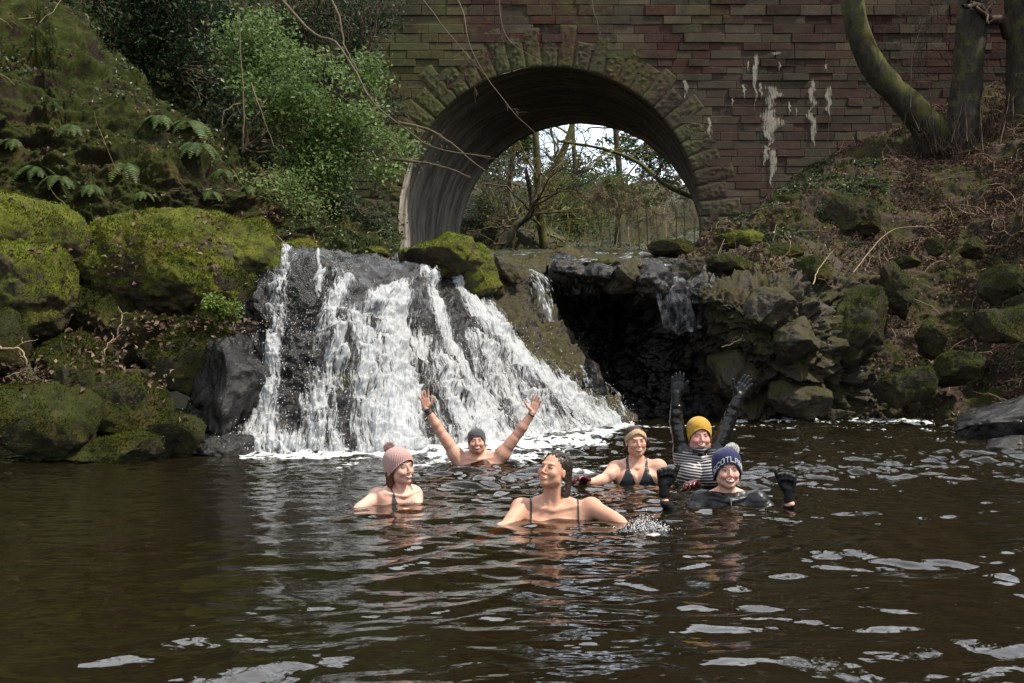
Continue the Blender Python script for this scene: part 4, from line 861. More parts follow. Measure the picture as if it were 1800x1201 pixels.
# leaf litter
def litter(name, G, F, n, size, flt, seed, label, mat='litter', lift=.015, tilt=.55, aspect=.6, curl=.5):
    rng = np.random.RandomState(seed); V = G.reshape(-1, 3); p, nn = sample(V, F, n, flt, rng); nn = nn * np.sign(nn[:, 2:3] + .01)
    a = Acc(); leafquads(a, p + nn * lift, nn, size * rng.uniform(.6, 1.3, n), aspect, tilt, rng, curl=curl)
    return mk(name, a.V(), a.F(), M[mat], smooth=False, attrs={'tone': np.concatenate(a.a)}, kind='stuff', label=label, category='leaves' if mat == 'litter' else 'ground cover')
def f_r(c, n):
    px, py = proj(c); m_ = (c[:, 1] < 28.2) & (c[:, 2] > .05) & (px > 1180) & (px < 1900)
    return m_ * (np.abs(n[:, 2]) > .25) * (sstep(1440, 1600, px) + (py < 480) * .6) * (sstep(-.25, .25, fbm(c, 4, 1.1, seed=55)) + .06) / c[:, 1] ** 1.2
litter('leaf_litter', rbG, rbF, 44000, .072, f_r, 301, 'brown dead leaves carpeting the right bank')
def f_l(c, n):
    px, py = proj(c); return (px > -60) * (px < 700) * (np.abs(n[:, 2]) > .2) * sstep(.0, .3, fbm(c, 4, 1.3, seed=56))
litter('leaf_litter', lbG, lbF, 8000, .07, f_l, 302, 'scattered russet leaves caught on the left bank')
def f_iv(c, n):
    px, py = proj(c); return (px > 1260) * (px < 1560) * (py > 285) * (py < 440) * (c[:, 1] > 19.5) * (c[:, 1] < 28) * sstep(-.1, .2, fbm(c, 3, 1.2, seed=57))
litter('ivy_cover', rbG, rbF, 15000, .075, f_iv, 303, 'ivy trailing over the bank below the drip-stained wall', 'ivy', .05, .5, .9)
def f_lv(c, n):
    px, py = proj(c); return (px > -60) * (px < 720) * sstep(.0, .35, fbm(c, 4, .9, seed=58)) * (1 + (py < 130) * 2 + (px > 450) * 2)
litter('ivy_cover', lbG, lbF, 26000, .062, f_lv, 304, 'small-leaved creeping plants and ivy over the left bank', 'ivy', .04, .6, .9)
gbg = (ubG[..., 1] > 35)
litter('undergrowth', ubG, ubF, 9000, .16, lambda c, n: (c[:, 1] > 34) * (c[:, 1] < 70) * 1.0, 305, 'low green growth on the slope beyond the arch', 'ivy', .12, 1.0, .6)
# leaves and moss tufts on boulders
acl = Acc(); rng = np.random.RandomState(77)
for (o, V, F) in BL:
    dq = np.c_[F, F[:, 2]]; nm = o.data.materials[0]; px0, py0 = proj(V.mean(0)[None])
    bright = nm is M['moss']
    if nm in (M['moss'], M['mossdark']):
        area = (V.max(0) - V.min(0)); n_ = int(4200 * area[0] * (area[1] + area[2]) / 2 * (1.0 if V[:, 1].mean() < 14 else .45))
        p, nn = sample(V, dq, n_, lambda c, n: (n[:, 2] > .05) * (n[:, 1] < .6) * (sstep(-.5, .2, fbm(c, 3, 1.8, seed=59)) + .1), rng)
        a = Acc(); nn2 = nn + rng.normal(size=nn.shape) * .45 + [0, 0, .15]; nn2 /= np.linalg.norm(nn2, axis=1)[:, None]; sd = np.cross(nn2, rng.normal(size=nn.shape)); sd /= np.linalg.norm(sd, axis=1)[:, None]
        h_ = rng.uniform(.012, .034, (n_, 1)); V3 = np.stack([p - sd * .007 - nn * .004, p + sd * .007 - nn * .004, p + nn2 * h_], 1).reshape(-1, 3)
        tn_ = np.clip(rng.rand(n_) * .6 + fbm(p, 3, 2.2, seed=60) * .6 + .2, 0, 1)
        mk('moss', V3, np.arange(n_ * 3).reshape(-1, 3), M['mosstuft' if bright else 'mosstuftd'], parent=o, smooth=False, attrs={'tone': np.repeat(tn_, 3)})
        if V[:, 0].mean() < -2:
            fl = lambda c, n: (n[:, 2] > .55) * sstep(.05, .4, fbm(c, 3, 1.5, seed=64)) + 1e-6
            p, nn = sample(V, dq, int(26 * area[0]), fl, rng); leafquads(acl, p + nn * .02, nn, .07 * rng.uniform(.6, 1.2, len(p)), .6, .4, rng, curl=.5)
# leaf drift in the hollow on the left
for cx_, cy_, d_, sx, sy, n_ in ((55, 668, 10.35, .62, .12, 700), (150, 610, 10.9, .5, .10, 260), (330, 575, 11.05, .45, .05, 240), (130, 440, 11.4, .12, .04, 60), (215, 465, 11.2, .10, .15, 70), (470, 380, 15, .1, .05, 40), (330, 430, 11.25, .3, .03, 40), (250, 680, 10.6, .12, .12, 60)):
    c = P(cx_, cy_, d_); p = c + rng.normal(size=(n_, 3)) * [sx, .16, sy]; leafquads(acl, p, np.repeat([[0, -.5, .8]], n_, 0), .07 * rng.uniform(.6, 1.2, n_), .6, .5, rng, curl=.5)
mk('leaf_litter', acl.V(), acl.F(), M['litter'], smooth=False, attrs={'tone': np.concatenate(acl.a)}, kind='stuff', label='russet fallen leaves lying among the mossy boulders', category='leaves')
# single bare twigs lying about
for k, (ln, l_) in enumerate([([(1430, 500, 16.3), (1440, 470, 16.8), (1462, 440, 17.5)], 'pale forked dead branch lying on the crest of the right rock face'),
        ([(1270, 610, 15.9), (1285, 605, 15.9), (1300, 600, 15.9), (1312, 590, 15.9)], 'pale twig with dead leaves snagged on the right rock face above the raised glove'),
        ([(0, 610, 9.8), (35, 612, 9.8), (45, 640, 9.8), (10, 665, 9.8)], 'curved yellowish stick at the left edge below the moss lobes'),
        ([(85, 660, 10.2), (110, 640, 10.2), (130, 615, 10.2)], 'grey twig stuck in the leaf drift on the left bank'),
        ([(200, 600, 10.9), (205, 575, 10.9), (208, 550, 11)], 'thin upright twig on the flat moss ledge'),
        ([(182, 640, 10.6), (186, 615, 10.6), (200, 590, 10.7)], 'short mossy stick leaning on the dark rocks left'),
        ([(1500, 480, 18.2), (1560, 410, 19), (1640, 395, 19.6)], 'long thin fallen branch lying on the leafy slope')]):
    stems_thing(l_, 'fallen_branch', 'branch', [ln], 'twigb', 400 + k, 2, .012, n=(2, 4), minr=.003, twl=.4)
# small dead twigs strewn over both banks
def twig_litter(G, F, n, flt, seed, label):
    rng = np.random.RandomState(seed); p, nn = sample(G.reshape(-1, 3), F, n, flt, rng); a = Acc()
    for k in range(n):
        d = np.cross(nn[k], rng.normal(size=3)); d /= np.linalg.norm(d) + 1e-9; L = rng.uniform(.15, .75); up = nn[k] * np.sign(nn[k][2] + .01)
        c = bcurve(p[k] + up * .02, p[k] + d * L + up * rng.uniform(.02, .22), rng.uniform(0, .15), .3, 6, rng); tube(a, c, np.linspace(.007, .003, 6), 4)
        if rng.rand() < .5: e = c[3] + (d + rng.normal(size=3) * .7) * L * .35; tube(a, bcurve(c[3], e, 0, .3, 4, rng), np.linspace(.004, .002, 4), 3)
    mk('twig_litter', a.V(), a.F(), M['twigb'], kind='stuff', label=label, category='twigs')
twig_litter(rbG, rbF, 420, lambda c, n: f_r(c, n) + 1e-9, 501, 'pale dead twigs strewn over the leafy right bank')
twig_litter(lbG, lbF, 150, lambda c, n: (proj(c)[0] > -50) * (proj(c)[0] < 700) * 1.0, 502, 'dead twigs caught on the left bank')
# ------------------------------------------------------------------ people: signed-distance bodies meshed by surface nets
class Field:
    def __init__(s, lo, hi, h):
        s.lo = np.array(lo, float); s.h = h; s.n = np.ceil((np.array(hi) - s.lo) / h).astype(int) + 1
        s.f = np.full(s.n, .3, np.float32)
    def box(s, lo, hi):
        a = np.clip(np.floor((np.array(lo) - s.lo) / s.h).astype(int), 0, s.n); b = np.clip(np.ceil((np.array(hi) - s.lo) / s.h).astype(int) + 1, 0, s.n)
        sl = tuple(slice(i, j) for i, j in zip(a, b)); ax = [s.lo[k] + s.h * np.arange(a[k], b[k]) for k in range(3)]
        return sl, ax
    def put(s, lo, hi, fn, k, sub=False):
        m = max(k, .02); sl, ax = s.box(np.array(lo) - m, np.array(hi) + m)
        if min(len(a) for a in ax) == 0: return
        p = np.stack(np.meshgrid(*ax, indexing='ij'), -1).astype(np.float32); d = fn(p); f = s.f[sl]
        if sub:
            h = np.clip(.5 - .5 * (f + d) / k, 0, 1); s.f[sl] = f * (1 - h) + (-d) * h + k * h * (1 - h)
        else:
            h = np.clip(.5 + .5 * (f - d) / k, 0, 1); s.f[sl] = f * (1 - h) + d * h - k * h * (1 - h)
    def cone(s, a, b, ra, rb, k=.015, sub=False):
        a = np.array(a, np.float32); b = np.array(b, np.float32); r_ = max(ra, rb); ab = b - a; L2 = float(ab @ ab) + 1e-9
        def fn(p):
            t = np.clip(((p - a) @ ab) / L2, 0, 1); return np.linalg.norm(p - a - t[..., None] * ab, axis=-1) - (ra + (rb - ra) * t)
        s.put(np.minimum(a, b) - r_, np.maximum(a, b) + r_, fn, k, sub)
    def ell(s, c, rad, k=.02, rot=None, sub=False):
        c = np.array(c, np.float32); rad = np.array(rad, np.float32); Rm = np.eye(3) if rot is None else np.array(rot); ext = np.abs(Rm) @ rad
        def fn(p):
            q = (p - c) @ Rm.astype(np.float32); k0 = np.linalg.norm(q / rad, axis=-1); k1 = np.linalg.norm(q / rad ** 2, axis=-1); return k0 * (k0 - 1) / (k1 + 1e-6)
        s.put(c - ext, c + ext, fn, k, sub)
    def mesh(s):
        f = s.f; ins = f < 0; nx, ny, nz = f.shape
        c = ins[:-1, :-1, :-1].astype(np.int8)
        tot = sum(ins[i:nx - 1 + i, j:ny - 1 + j, k:nz - 1 + k].astype(np.int8) for i in (0, 1) for j in (0, 1) for k in (0, 1))
        act = (tot > 0) & (tot < 8); I = np.argwhere(act); idx = np.full(act.shape, -1, np.int64); idx[act] = np.arange(len(I))
        acc_ = np.zeros((len(I), 3)); cnt = np.zeros(len(I))
        crn = [(i, j, k) for i in (0, 1) for j in (0, 1) for k in (0, 1)]; val = {q_: f[I[:, 0] + q_[0], I[:, 1] + q_[1], I[:, 2] + q_[2]] for q_ in crn}
        for q_ in crn:
            for ax in range(3):
                if q_[ax] == 0:
                    q2 = list(q_); q2[ax] = 1; q2 = tuple(q2); a, b = val[q_], val[q2]; m = (a < 0) != (b < 0)
                    t = np.where(m, a / (a - b + 1e-12), 0); pt = np.array(q_)[None] + np.eye(3)[ax][None] * t[:, None]
                    acc_ += pt * m[:, None]; cnt += m
        V = s.lo + (I + acc_ / cnt[:, None]) * s.h; Q = []
        for ax in range(3):
            o = [a for a in range(3) if a != ax]; sl0 = [slice(None)] * 3; sl1 = [slice(None)] * 3; sl0[ax] = slice(0, -1); sl1[ax] = slice(1, None)
            cr_ = ins[tuple(sl0)] != ins[tuple(sl1)]; E = np.argwhere(cr_); E = E[(E[:, o[0]] > 0) & (E[:, o[1]] > 0) & (E[:, o[0]] < f.shape[o[0]] - 1) & (E[:, o[1]] < f.shape[o[1]] - 1)]
            def cell(d0, d1):
                c_ = E.copy(); c_[:, o[0]] += d0; c_[:, o[1]] += d1; return idx[c_[:, 0], c_[:, 1], c_[:, 2]]
            q_ = np.stack([cell(-1, -1), cell(0, -1), cell(0, 0), cell(-1, 0)], -1)
            flip = ins[E[:, 0], E[:, 1], E[:, 2]]
            if ax == 1: flip = ~flip
            q_[~flip] = q_[~flip][:, ::-1]; Q.append(q_)
        Q = np.concatenate(Q); return V, Q[(Q >= 0).all(1)]
def vn4(V, F):
    n = np.cross(V[F[:, 2]] - V[F[:, 0]], V[F[:, 3]] - V[F[:, 1]]); out = np.zeros_like(V)
    for k in range(4): np.add.at(out, F[:, k], n)
    return out / (np.linalg.norm(out, axis=1)[:, None] + 1e-12)
def rotm(yaw=0, pitch=0, roll=0):
    """yaw>0 turns the face to picture right, pitch>0 looks up, roll>0 tips the crown to picture right (degrees)"""
    return np.array(Matrix.Rotation(R(yaw), 3, 'Z') @ Matrix.Rotation(-R(pitch), 3, 'X') @ Matrix.Rotation(R(roll), 3, 'Y'))
nrm = lambda v: np.array(v, float) / (np.linalg.norm(v) + 1e-12)

def skin_mat(name, base, face, lip=(.42, .13, .11), brow=(.06, .04, .03), stubble=0, flush=(.62, .24, .17)):
    """face: dict(mw, teeth, smile, mz, eye) in head-local metres"""
    m = MatB(name); n = m.noise(14, 4, .6); n2 = m.noise(70, 3, .6)
    col = m.mix((n.ss(.3, .7) * .6 + m.noise(5).ss(.4, .7) * .3).min(1), base, tuple(a * .5 + b * .5 for a, b in zip(base, flush)))
    hp = m.attr('hp').outputs['Vector']; x, y, z = m.xyz(hp)
    front = (y * -1 - .035).ss(0, .02); ax = x.abs()
    def el(cx_, cz, rx, rz, xx=ax, zz=z, s=.25): return (1 - (((xx - cx_) / rx)._m('POWER', 2) + ((zz - cz) / rz)._m('POWER', 2))).ss(0, s) * front
    # cheeks and nose flush
    col = m.mix(el(.036, -.028, .026, .022, s=1.0) * .5, col, flush); col = m.mix(el(0, -.034, .016, .016, s=1.0) * .45, col, flush)
    if stubble: col = m.mix((el(0, -.075, .062, .045, s=.6) * (1 - el(0, -.02, .06, .030, s=.4))).max(0) * stubble, col, (.22, .12, .085))
    # eye socket shade of skin, lashes, sclera, iris
    e = face.get('eye', .0048)
    col = m.mix(el(.031, .004, .019, .011, s=.8) * .35, col, (.33, .17, .13))
    col = m.mix(el(.031, .002, .0165, e + .0028), col, (.10, .05, .04))
    if e > .002:
        col = m.mix(el(.031, .001, .0140, e), col, (.62, .60, .57)); col = m.mix(el(.031, .001, .0062, min(.0062, e)), col, (.05, .04, .035))
    # brows: arched
    bz = z - ax * .18 + (ax - .034)._m('POWER', 2) * 9
    col = m.mix(el(.033, .0155, .021, .0042, zz=bz, s=.6) * .85, col, brow)
    # nostrils
    col = m.mix(el(.0075, -.0435, .0045, .003, s=.6) * .8, col, (.14, .05, .04))
    # mouth, curved by the smile
    mz = face.get('mz', -.066); sz = z - x * x * face.get('smile', 9.0); mw = face['mw']; t = face['teeth']
    col = m.mix(el(0, mz, mw, t + .0068, zz=sz, s=.3), col, lip)
    if t > 0:
        col = m.mix(el(0, mz, mw * .86, t + .0012, zz=sz, s=.15), col, (.10, .025, .025))
        gap = ((x * 420).sin().abs()).ss(0, .25) * .35 + .65
        tm = m.mix(gap, (.35, .28, .24), (.70, .66, .60)); col = m.mix(el(0, mz + .0012, mw * .86, t * .85, zz=sz, s=.15), col, tm)
    else: col = m.mix(el(0, mz, mw * .95, .0012, zz=sz), col, (.12, .04, .04))
    # smile folds
    fx = ax - .036 - (z + .045) * -.32
    col = m.mix((1 - (fx / .0035)._m('POWER', 2)).ss(0, 1) * el(.036, -.05, .02, .024, s=.5) * face.get('fold', .45), col, (.30, .14, .10))
    m.set(Base_Color=col, Roughness=n2 * .3 + .34); m.b.inputs['Specular IOR Level'].default_value = .40
    m.b.inputs['Subsurface Weight'].default_value = .12; m.b.inputs['Subsurface Radius'].default_value = (.012, .005, .003); m.b.inputs['Subsurface Scale'].default_value = 1
    m.bump(n2 + n * 1.2, .5, .004); return m.m
def cloth(name, col, rough=.35, wet=.5, ribs=None):
    m = MatB(name); n = m.noise(45, 4, .7); c = m.mix(n.ss(.3, .7) * .4, col, tuple(a * .6 for a in col)); m.set(Base_Color=c, Roughness=rough); m.b.inputs['Specular IOR Level'].default_value = wet
    m.bump(n, .5, .004); return m.m
M['neo'] = cloth('wet black neoprene', (.006, .006, .007), .14, .6); M['neodull'] = cloth('black neoprene', (.009, .010, .012), .40, .4)
M['wetsuit'] = cloth('charcoal wetsuit', (.013, .014, .018), .34, .45)

def head_sdf(f, hc, Rh, hs=1.0, female=True, jaw=1.0, smile=False, ears=True):
    L = lambda p: hc + Rh @ (np.array(p, float) * hs); s = hs
    f.ell(L((0, .018, .035)), np.array((.073, .092, .084)) * s, .02, Rh); f.ell(L((0, -.022, -.026)), np.array((.0655 * jaw, .062, .074)) * s, .03, Rh)
    f.cone(L((-.044 * jaw, -.014, -.062)), L((-.004, -.056, -.092)), .024 * s, .020 * s, .025); f.cone(L((.044 * jaw, -.014, -.062)), L((.004, -.056, -.092)), .024 * s, .020 * s, .025)
    f.ell(L((0, -.072, -.094)), np.array((.019, .014, .014)) * s, .012, Rh)
    for sg in (-1, 1):
        f.ell(L((sg * .038, -.058, -.028)), np.array((.025, .021, .022)) * s, .02, Rh)
        if smile: f.ell(L((sg * .035, -.072, -.036)), np.array((.015, .012, .013)) * s, .012, Rh)
    f.cone(L((-.030, -.074, .022)), L((.030, -.074, .022)), .012 * s, .012 * s, .012)
    for sg in (-1, 1): f.ell(L((sg * .031, -.093, .003)), np.array((.016, .011, .0095)) * s, .012, Rh, sub=True)
    for sg in (-1, 1): f.ell(L((sg * .031, -.071, .002)), np.array((.0145, .0135, .0105)) * s, .004, Rh)
    f.cone(L((0, -.086, .008)), L((0, -.105, -.032)), .0065 * s, .0095 * s, .008)
    for sg in (-1, 1): f.ell(L((sg * .0115, -.094, -.036)), np.array((.0075, .009, .0065)) * s, .005, Rh)
    f.ell(L((0, -.082, -.066)), np.array((.026, .014, .014)) * s, .012, Rh); f.cone(L((-.014, -.0915, -.0590)), L((.014, -.0915, -.0590)), .0042 * s, .0042 * s, .004)
    f.cone(L((-.012, -.0905, -.0735)), L((.012, -.0905, -.0735)), .0052 * s, .0052 * s, .004)
    if ears:
        for sg in (-1, 1):
            f.ell(L((sg * .077, .012, -.008)), np.array((.007, .015, .027)) * s, .006, Rh); f.ell(L((sg * .086, .006, -.004)), np.array((.005, .009, .016)) * s, .005, Rh, sub=True)
def hand_prims(W, u, n, wv, s=1.0, curl=(.15,) * 4, spread=(.28, .08, -.08, -.28), thumb=(.55, .85, .1), fat=1.0, tcurl=.1):
    """W wrist, u towards fingers, n palm normal, wv towards thumb. returns cones (a,b,ra,rb)"""
    u, n, wv = nrm(u), nrm(n), nrm(wv); out = []; kn = [(.030, .088, .074), (.010, .092, .080), (-.010, .088, .074), (-.029, .079, .060)]; r_ = .0105 * fat
    base = [(.019, .01), (.006, .008), (-.008, .008), (-.020, .012)]
    for k in range(4):
        a = W + u * base[k][1] * s + wv * base[k][0] * s; b = W + (u * kn[k][1] + wv * kn[k][0]) * s; out.append((a, b, .0165 * s, .0135 * s * fat))
        d = nrm(u * math.cos(spread[k]) + wv * math.sin(spread[k])); L = kn[k][2] * s; p = b; cu = curl[k]; ang = 0
        for j, fr_ in enumerate((.46, .30, .24)):
            ang += cu * (1.0, 1.1, .8)[j]; dd = d * math.cos(ang) + n * math.sin(ang); q_ = p + dd * L * fr_
            out.append((p, q_, r_ * s * (1 - .10 * j), r_ * s * (.92 - .12 * j))); p = q_
    a = W + (u * .022 + wv * .022 + n * .006) * s; d = nrm(u * thumb[0] + wv * thumb[1] + n * thumb[2]); b = a + d * .045 * s; out.append((a, b, .019 * s, .0145 * s * fat))
    d2 = nrm(d + u * .35 + n * tcurl); c_ = b + d2 * .034 * s; out.append((b, c_, .0125 * s * fat, .011 * s * fat)); d3 = nrm(d2 + u * .2 + n * tcurl); out.append((c_, c_ + d3 * .026 * s, .011 * s * fat, .0085 * s * fat))
    return out
def build_person(label, neck, head, Rh, Rt, arms, mat, hs=1.0, sw=.165, female=True, chest=1.0, jaw=1.0, smile=False, hands=(), bust=1.0, neckr=.05, ears=True, trap=.045, armr=(.05, .043, .036, .027), extra=None, h=.0052, clip_hands=True, bustz=-.19):
    """neck = base of throat (world), head = head centre (world), arms = {side:(shoulder,elbow,wrist)}"""
    L = lambda p: neck + Rt @ np.array(p, float)
    pts = [head + [.14, .14, .15], head - [.14, .14, .15], neck + [.26, .26, .1], neck - [.26, .36, 1.02]]
    for a in arms.values(): pts += [np.array(q_) + s_ for q_ in a for s_ in (.08, -.08)]
    for hp_ in hands:
        for c_ in hp_: pts += [c_[0] + .03, c_[0] - .03, c_[1] + .03, c_[1] - .03]
    pts = np.array(pts); f = Field(pts.min(0) - .02, pts.max(0) + .02, h); f_ = chest
    f.ell(L((0, .015, -.15)), (.150 * f_, .100 * f_, .17), .03, Rt); f.cone(L((-sw * .72, .012, -.055)), L((sw * .72, .012, -.055)), .058, .058, .04)
    f.ell(L((0, .01, -.36)), (.135 * f_, .095, .19), .05, Rt); f.ell(L((0, .03, -.54)), (.17 * f_, .115, .13), .05, Rt)
    for sg in (-1, 1):
        f.cone(L((sg * .03, .03, .045)), L((sg * sw * .82, .018, -.02)), trap * .62, trap, .04)
        if female: f.ell(L((sg * .072, -.075, bustz)), np.array((.070, .066, .078)) * bust, .025, Rt)
        else: f.ell(L((sg * .075, -.062, -.125)), (.080, .040, .062), .03, Rt)
        f.cone(L((sg * .010, -.068, -.028)), L((sg * sw * .78, -.030, -.004)), .007, .007, .025)       # collar bones
        kn = L((sg * .13, -.22, -.80)); f.cone(L((sg * .09, .01, -.58)), kn, .085, .062, .04); f.cone(kn, L((sg * .10, .16, -.95)), .055, .04, .02)
    f.cone(L((0, .012, -.03)), head + Rh @ np.array((0, .022, -.045)), neckr * 1.12, neckr, .03)
    for sg in (-1, 1): f.cone(L((sg * .012, -.048, -.02)), head + Rh @ np.array((sg * .05, .01, -.055)), .010, .012, .02)
    head_sdf(f, head, Rh, hs, female, jaw, smile, ears)
    for sd, (a, b, c_) in arms.items():
        a, b, c_ = map(np.array, (a, b, c_)); f.ell(a, (armr[0] * 1.18,) * 3, .035); f.cone(a, b, armr[0], armr[1], .03); mid = b + (c_ - b) * .3
        f.cone(b, mid, armr[1] * .95, armr[2] * 1.1, .02); f.cone(mid, c_, armr[2] * 1.1, armr[3], .02)
        f.cone(a * .6 + b * .4 + (Rt @ np.array((0, -.012, 0))), a * .3 + b * .7 + (Rt @ np.array((0, -.01, 0))), armr[0] * .85, armr[1] * .95, .025)
        f.cone(a * .9 + b * .1, L((-.11 if sd == 'l' else .11, -.01, -.16)), armr[0] * .95, .06, .04)        # pectoral and lat fold
    for hp_ in hands:
        for i, c_ in enumerate(hp_): f.cone(*c_, k=.006)
    if extra: extra(f, L)
    V, F = f.mesh(); hp = ((V - head) @ Rh) / hs; bp_ = (V - neck) @ Rt
    far = (np.linalg.norm(V - head, axis=1) > .19) ; hp[far] = [0, 1, 0]
    ground = np.array((neck[0], neck[1], V[:, 2].min()))
    o = mk('person', V, F, mat, loc=ground, attrs={'hp': hp}, label=label, category='person', group='swimmers in the pool')
    N = vn4(V, F); return dict(o=o, V=V, F=F, N=N, hp=hp, bp=bp_, head=head, Rh=Rh, Rt=Rt, neck=neck, L=L, arms=arms, hs=hs)
def nk(p, r_=.064, z0=-.004):
    b = p['bp']; return (b[:, 2] < z0) | (np.hypot(b[:, 0], b[:, 1] - .018) > r_ + np.clip(b[:, 2], 0, .1) * .1)
def vneck(in0, out0, in1, out1, z0, z1):
    def f(p):
        b = p['bp']; x, z = np.abs(b[:, 0]), b[:, 2]; t = np.clip((z - z0) / (z1 - z0), 0, 1); i_ = in0 + (in1 - in0) * t ** 1.1; o_ = out0 + (out1 - out0) * t ** 1.3
        return (z < .09) & (z > -.6) & (((x > i_) & (x < o_)) | ((z < z1) & (x < .165))) & (np.linalg.norm(p['V'] - p['head'], axis=1) > .115) & ~armdist(p, .22)
    return f
def armdist(p, t0=.12):
    m_ = np.zeros(len(p['V']), bool)
    for a, e, w_ in p['arms'].values():
        ab = np.array(e) - np.array(a); t = ((p['V'] - a) @ ab) / (ab @ ab); dd = np.linalg.norm(p['V'] - a - np.clip(t, 0, 1)[:, None] * ab, axis=1); m_ |= (t > t0) & (dd < .085)
        ab = np.array(w_) - np.array(e); t = ((p['V'] - e) @ ab) / (ab @ ab); dd = np.linalg.norm(p['V'] - e - np.clip(t, 0, 1.4)[:, None] * ab, axis=1); m_ |= (t > -.1) & (dd < .07)
    return m_
def garment(p, name, pred, off, mat, attrs=None, label=None, wrink=.0):
    V, F, N = p['V'], p['F'], p['N']; m = pred(p); Fs = F[m[F].all(1)]; us = np.unique(Fs); mp = np.full(len(V), -1); mp[us] = np.arange(len(us))
    k = off + (wrink * fbm(V[us] * [1, 1, 1.6], 3, 16, .6, seed=9) if wrink else 0); W_ = V[us] + N[us] * (k[:, None] if wrink else k)
    at = {k_: v_[us] for k_, v_ in (attrs or {}).items()}; at['bp'] = p['bp'][us]
    kw = dict(label=label) if label else {}
    return mk(name, W_, mp[Fs], mat, parent=p['o'], attrs=at, **kw)
def beanie(p, mat, c=(0, .012, .045), rad=(.087, .106, .092), front=.040, side=-.045, back=-.06, ribs=56, ramp=.0022, peak=0, slouch=(0, 0), fold=0, name='beanie', topk=1.0, lump=0.0, label=None):
    nu, nv = 336, 60; th = np.linspace(0, 2 * np.pi, nu); V = []; t = np.linspace(0, 1, nv); c = np.array(c); rad = np.array(rad)
    for i in range(nv):
        # lower edge height in head-local z as a function of direction (front is -y)
        fr = -np.cos(th); ed = np.where(fr < 0, side + (front - side) * np.clip(-fr, 0, 1) ** 1.2, side + (back - side) * fr)
        z0 = ed - c[2]; top = rad[2] + peak; zz = z0 + (top - z0) * (1 - (1 - t[i]) ** 1.0)
        ze = np.clip(zz / rad[2], -.9, 1); kz = np.where(ze > 0, np.sqrt(np.maximum(1 - (np.maximum(zz, 0) / top) ** 2.2, 0)) , 1 - .10 * ze ** 2)
        rb_ = ramp * np.abs(np.sin(th * ribs / 2)) * (kz > .15); ex = (fold * sstep(.34, .28, t[i])) + (.004 * sstep(.06, 0, abs(t[i] - .02)))
        rr = kz * (1 + 0 * th); wob = lump * fbm(np.stack([np.cos(th) * 2, np.sin(th) * 2, th * 0 + t[i] * 3], -1), 2, 1.2, seed=4)
        x_ = c[0] + np.sin(th) * ((rad[0] + ex + rb_ + wob) * rr) + slouch[0] * max(0, t[i] - .4) ; y_ = c[1] - np.cos(th) * -1 * -1 * ((rad[1] + ex + rb_ + wob) * rr) + slouch[1] * max(0, t[i] - .4); z_ = c[2] + zz
        V.append(np.stack([x_, y_, z_], -1))
    G = np.array(V); rimc = G[0] * [.93, .93, 1] + [0, 0, .004]; G = np.concatenate([rimc[None], G])
    W_ = p['head'] + (G.reshape(-1, 3) * p['hs']) @ p['Rh'].T; kw = dict(label=label) if label else {}
    o = mk(name, W_, gquads(nv + 1, nu), mat, parent=p['o'], **kw); return o, G
def pompom(p, c, r_, mat, seed, n=1500, long=1.0):
    rng = np.random.RandomState(seed); d = rng.normal(size=(n, 3)); d /= np.linalg.norm(d, axis=1)[:, None]; L = r_ * rng.uniform(.75, 1.1, (n, 1)) * long; sd = np.cross(d, rng.normal(size=(n, 3))); sd /= np.linalg.norm(sd, axis=1)[:, None]
    c0 = p['head'] + p['Rh'] @ (np.array(c) * p['hs']); V = np.stack([c0 + sd * .0022, c0 - sd * .0022, c0 + d * L - sd * .0012, c0 + d * L + sd * .0012], 1).reshape(-1, 3)
    ico_v, ico_f = ico(3); V2 = c0 + ico_v * r_ * .72 * (1 + .12 * fbm(ico_v, 2, 3, seed=seed)[:, None])
    return mk('pompom', np.concatenate([V, V2]), [np.arange(n * 4).reshape(-1, 4), ico_f + n * 4], mat, parent=p['o'], smooth=False)
def hair(p, prims, mat, cut=None, seed=1, h=.005, groove=.0025, name='hair'):
    """prims in head-local: ('e',c,rad) or ('c',a,b,ra,rb); cut = ellipsoid list removed (head-local)"""
    pts = []
    for q_ in prims:
        pts += ([np.array(q_[1]) + np.array(q_[2]), np.array(q_[1]) - np.array(q_[2])] if q_[0] == 'e' else [np.array(q_[1]) + q_[3], np.array(q_[1]) - q_[3], np.array(q_[2]) + q_[3], np.array(q_[2]) - q_[3]])
    pts = np.array(pts); f = Field(pts.min(0) - .02, pts.max(0) + .02, h)
    for q_ in prims:
        if q_[0] == 'e': f.ell(q_[1], q_[2], .012)
        else: f.cone(q_[1], q_[2], q_[3], q_[4], .010)
    for q_ in (cut or []): f.ell(q_[0], q_[1], .006, sub=True)
    V, F = f.mesh(); N = vn4(V, F); an = np.arctan2(V[:, 0], V[:, 1] + .02)
    g = np.sin(an * 95 + fbm(V, 2, 20, seed=seed) * 3) * groove * .5 + fbm(np.stack([an * 14, V[:, 2] * 6, V[:, 2] * 0], -1), 3, 1.5, seed=seed) * groove * 1.6
    V = V + N * g[:, None]; return mk(name, p['head'] + (V * p['hs']) @ p['Rh'].T, F, mat, parent=p['o'])
def strands(p, roots, mat, r0=.003, seed=1, name='loose_hair'):
    a = Acc(); rng = np.random.RandomState(seed)
    for pts in roots:
        c_ = crm(np.array(pts), 14); c_ = c_ + np.cumsum(rng.normal(size=c_.shape), 0) * .0007; tube(a, p['head'] + (c_ * p['hs']) @ p['Rh'].T, np.linspace(r0, r0 * .4, 14), 5)
    return mk(name, a.V(), a.F(), mat, parent=p['o'])
def hair_mat(name, a, b, rough=.35):
    m = MatB(name); n = m.noise(60, 3, .7, m.scale((1, 1, .15))); m.set(Base_Color=m.mix(n.ss(.3, .7), a, b), Roughness=rough); m.bump(n, .6, .004); return m.m
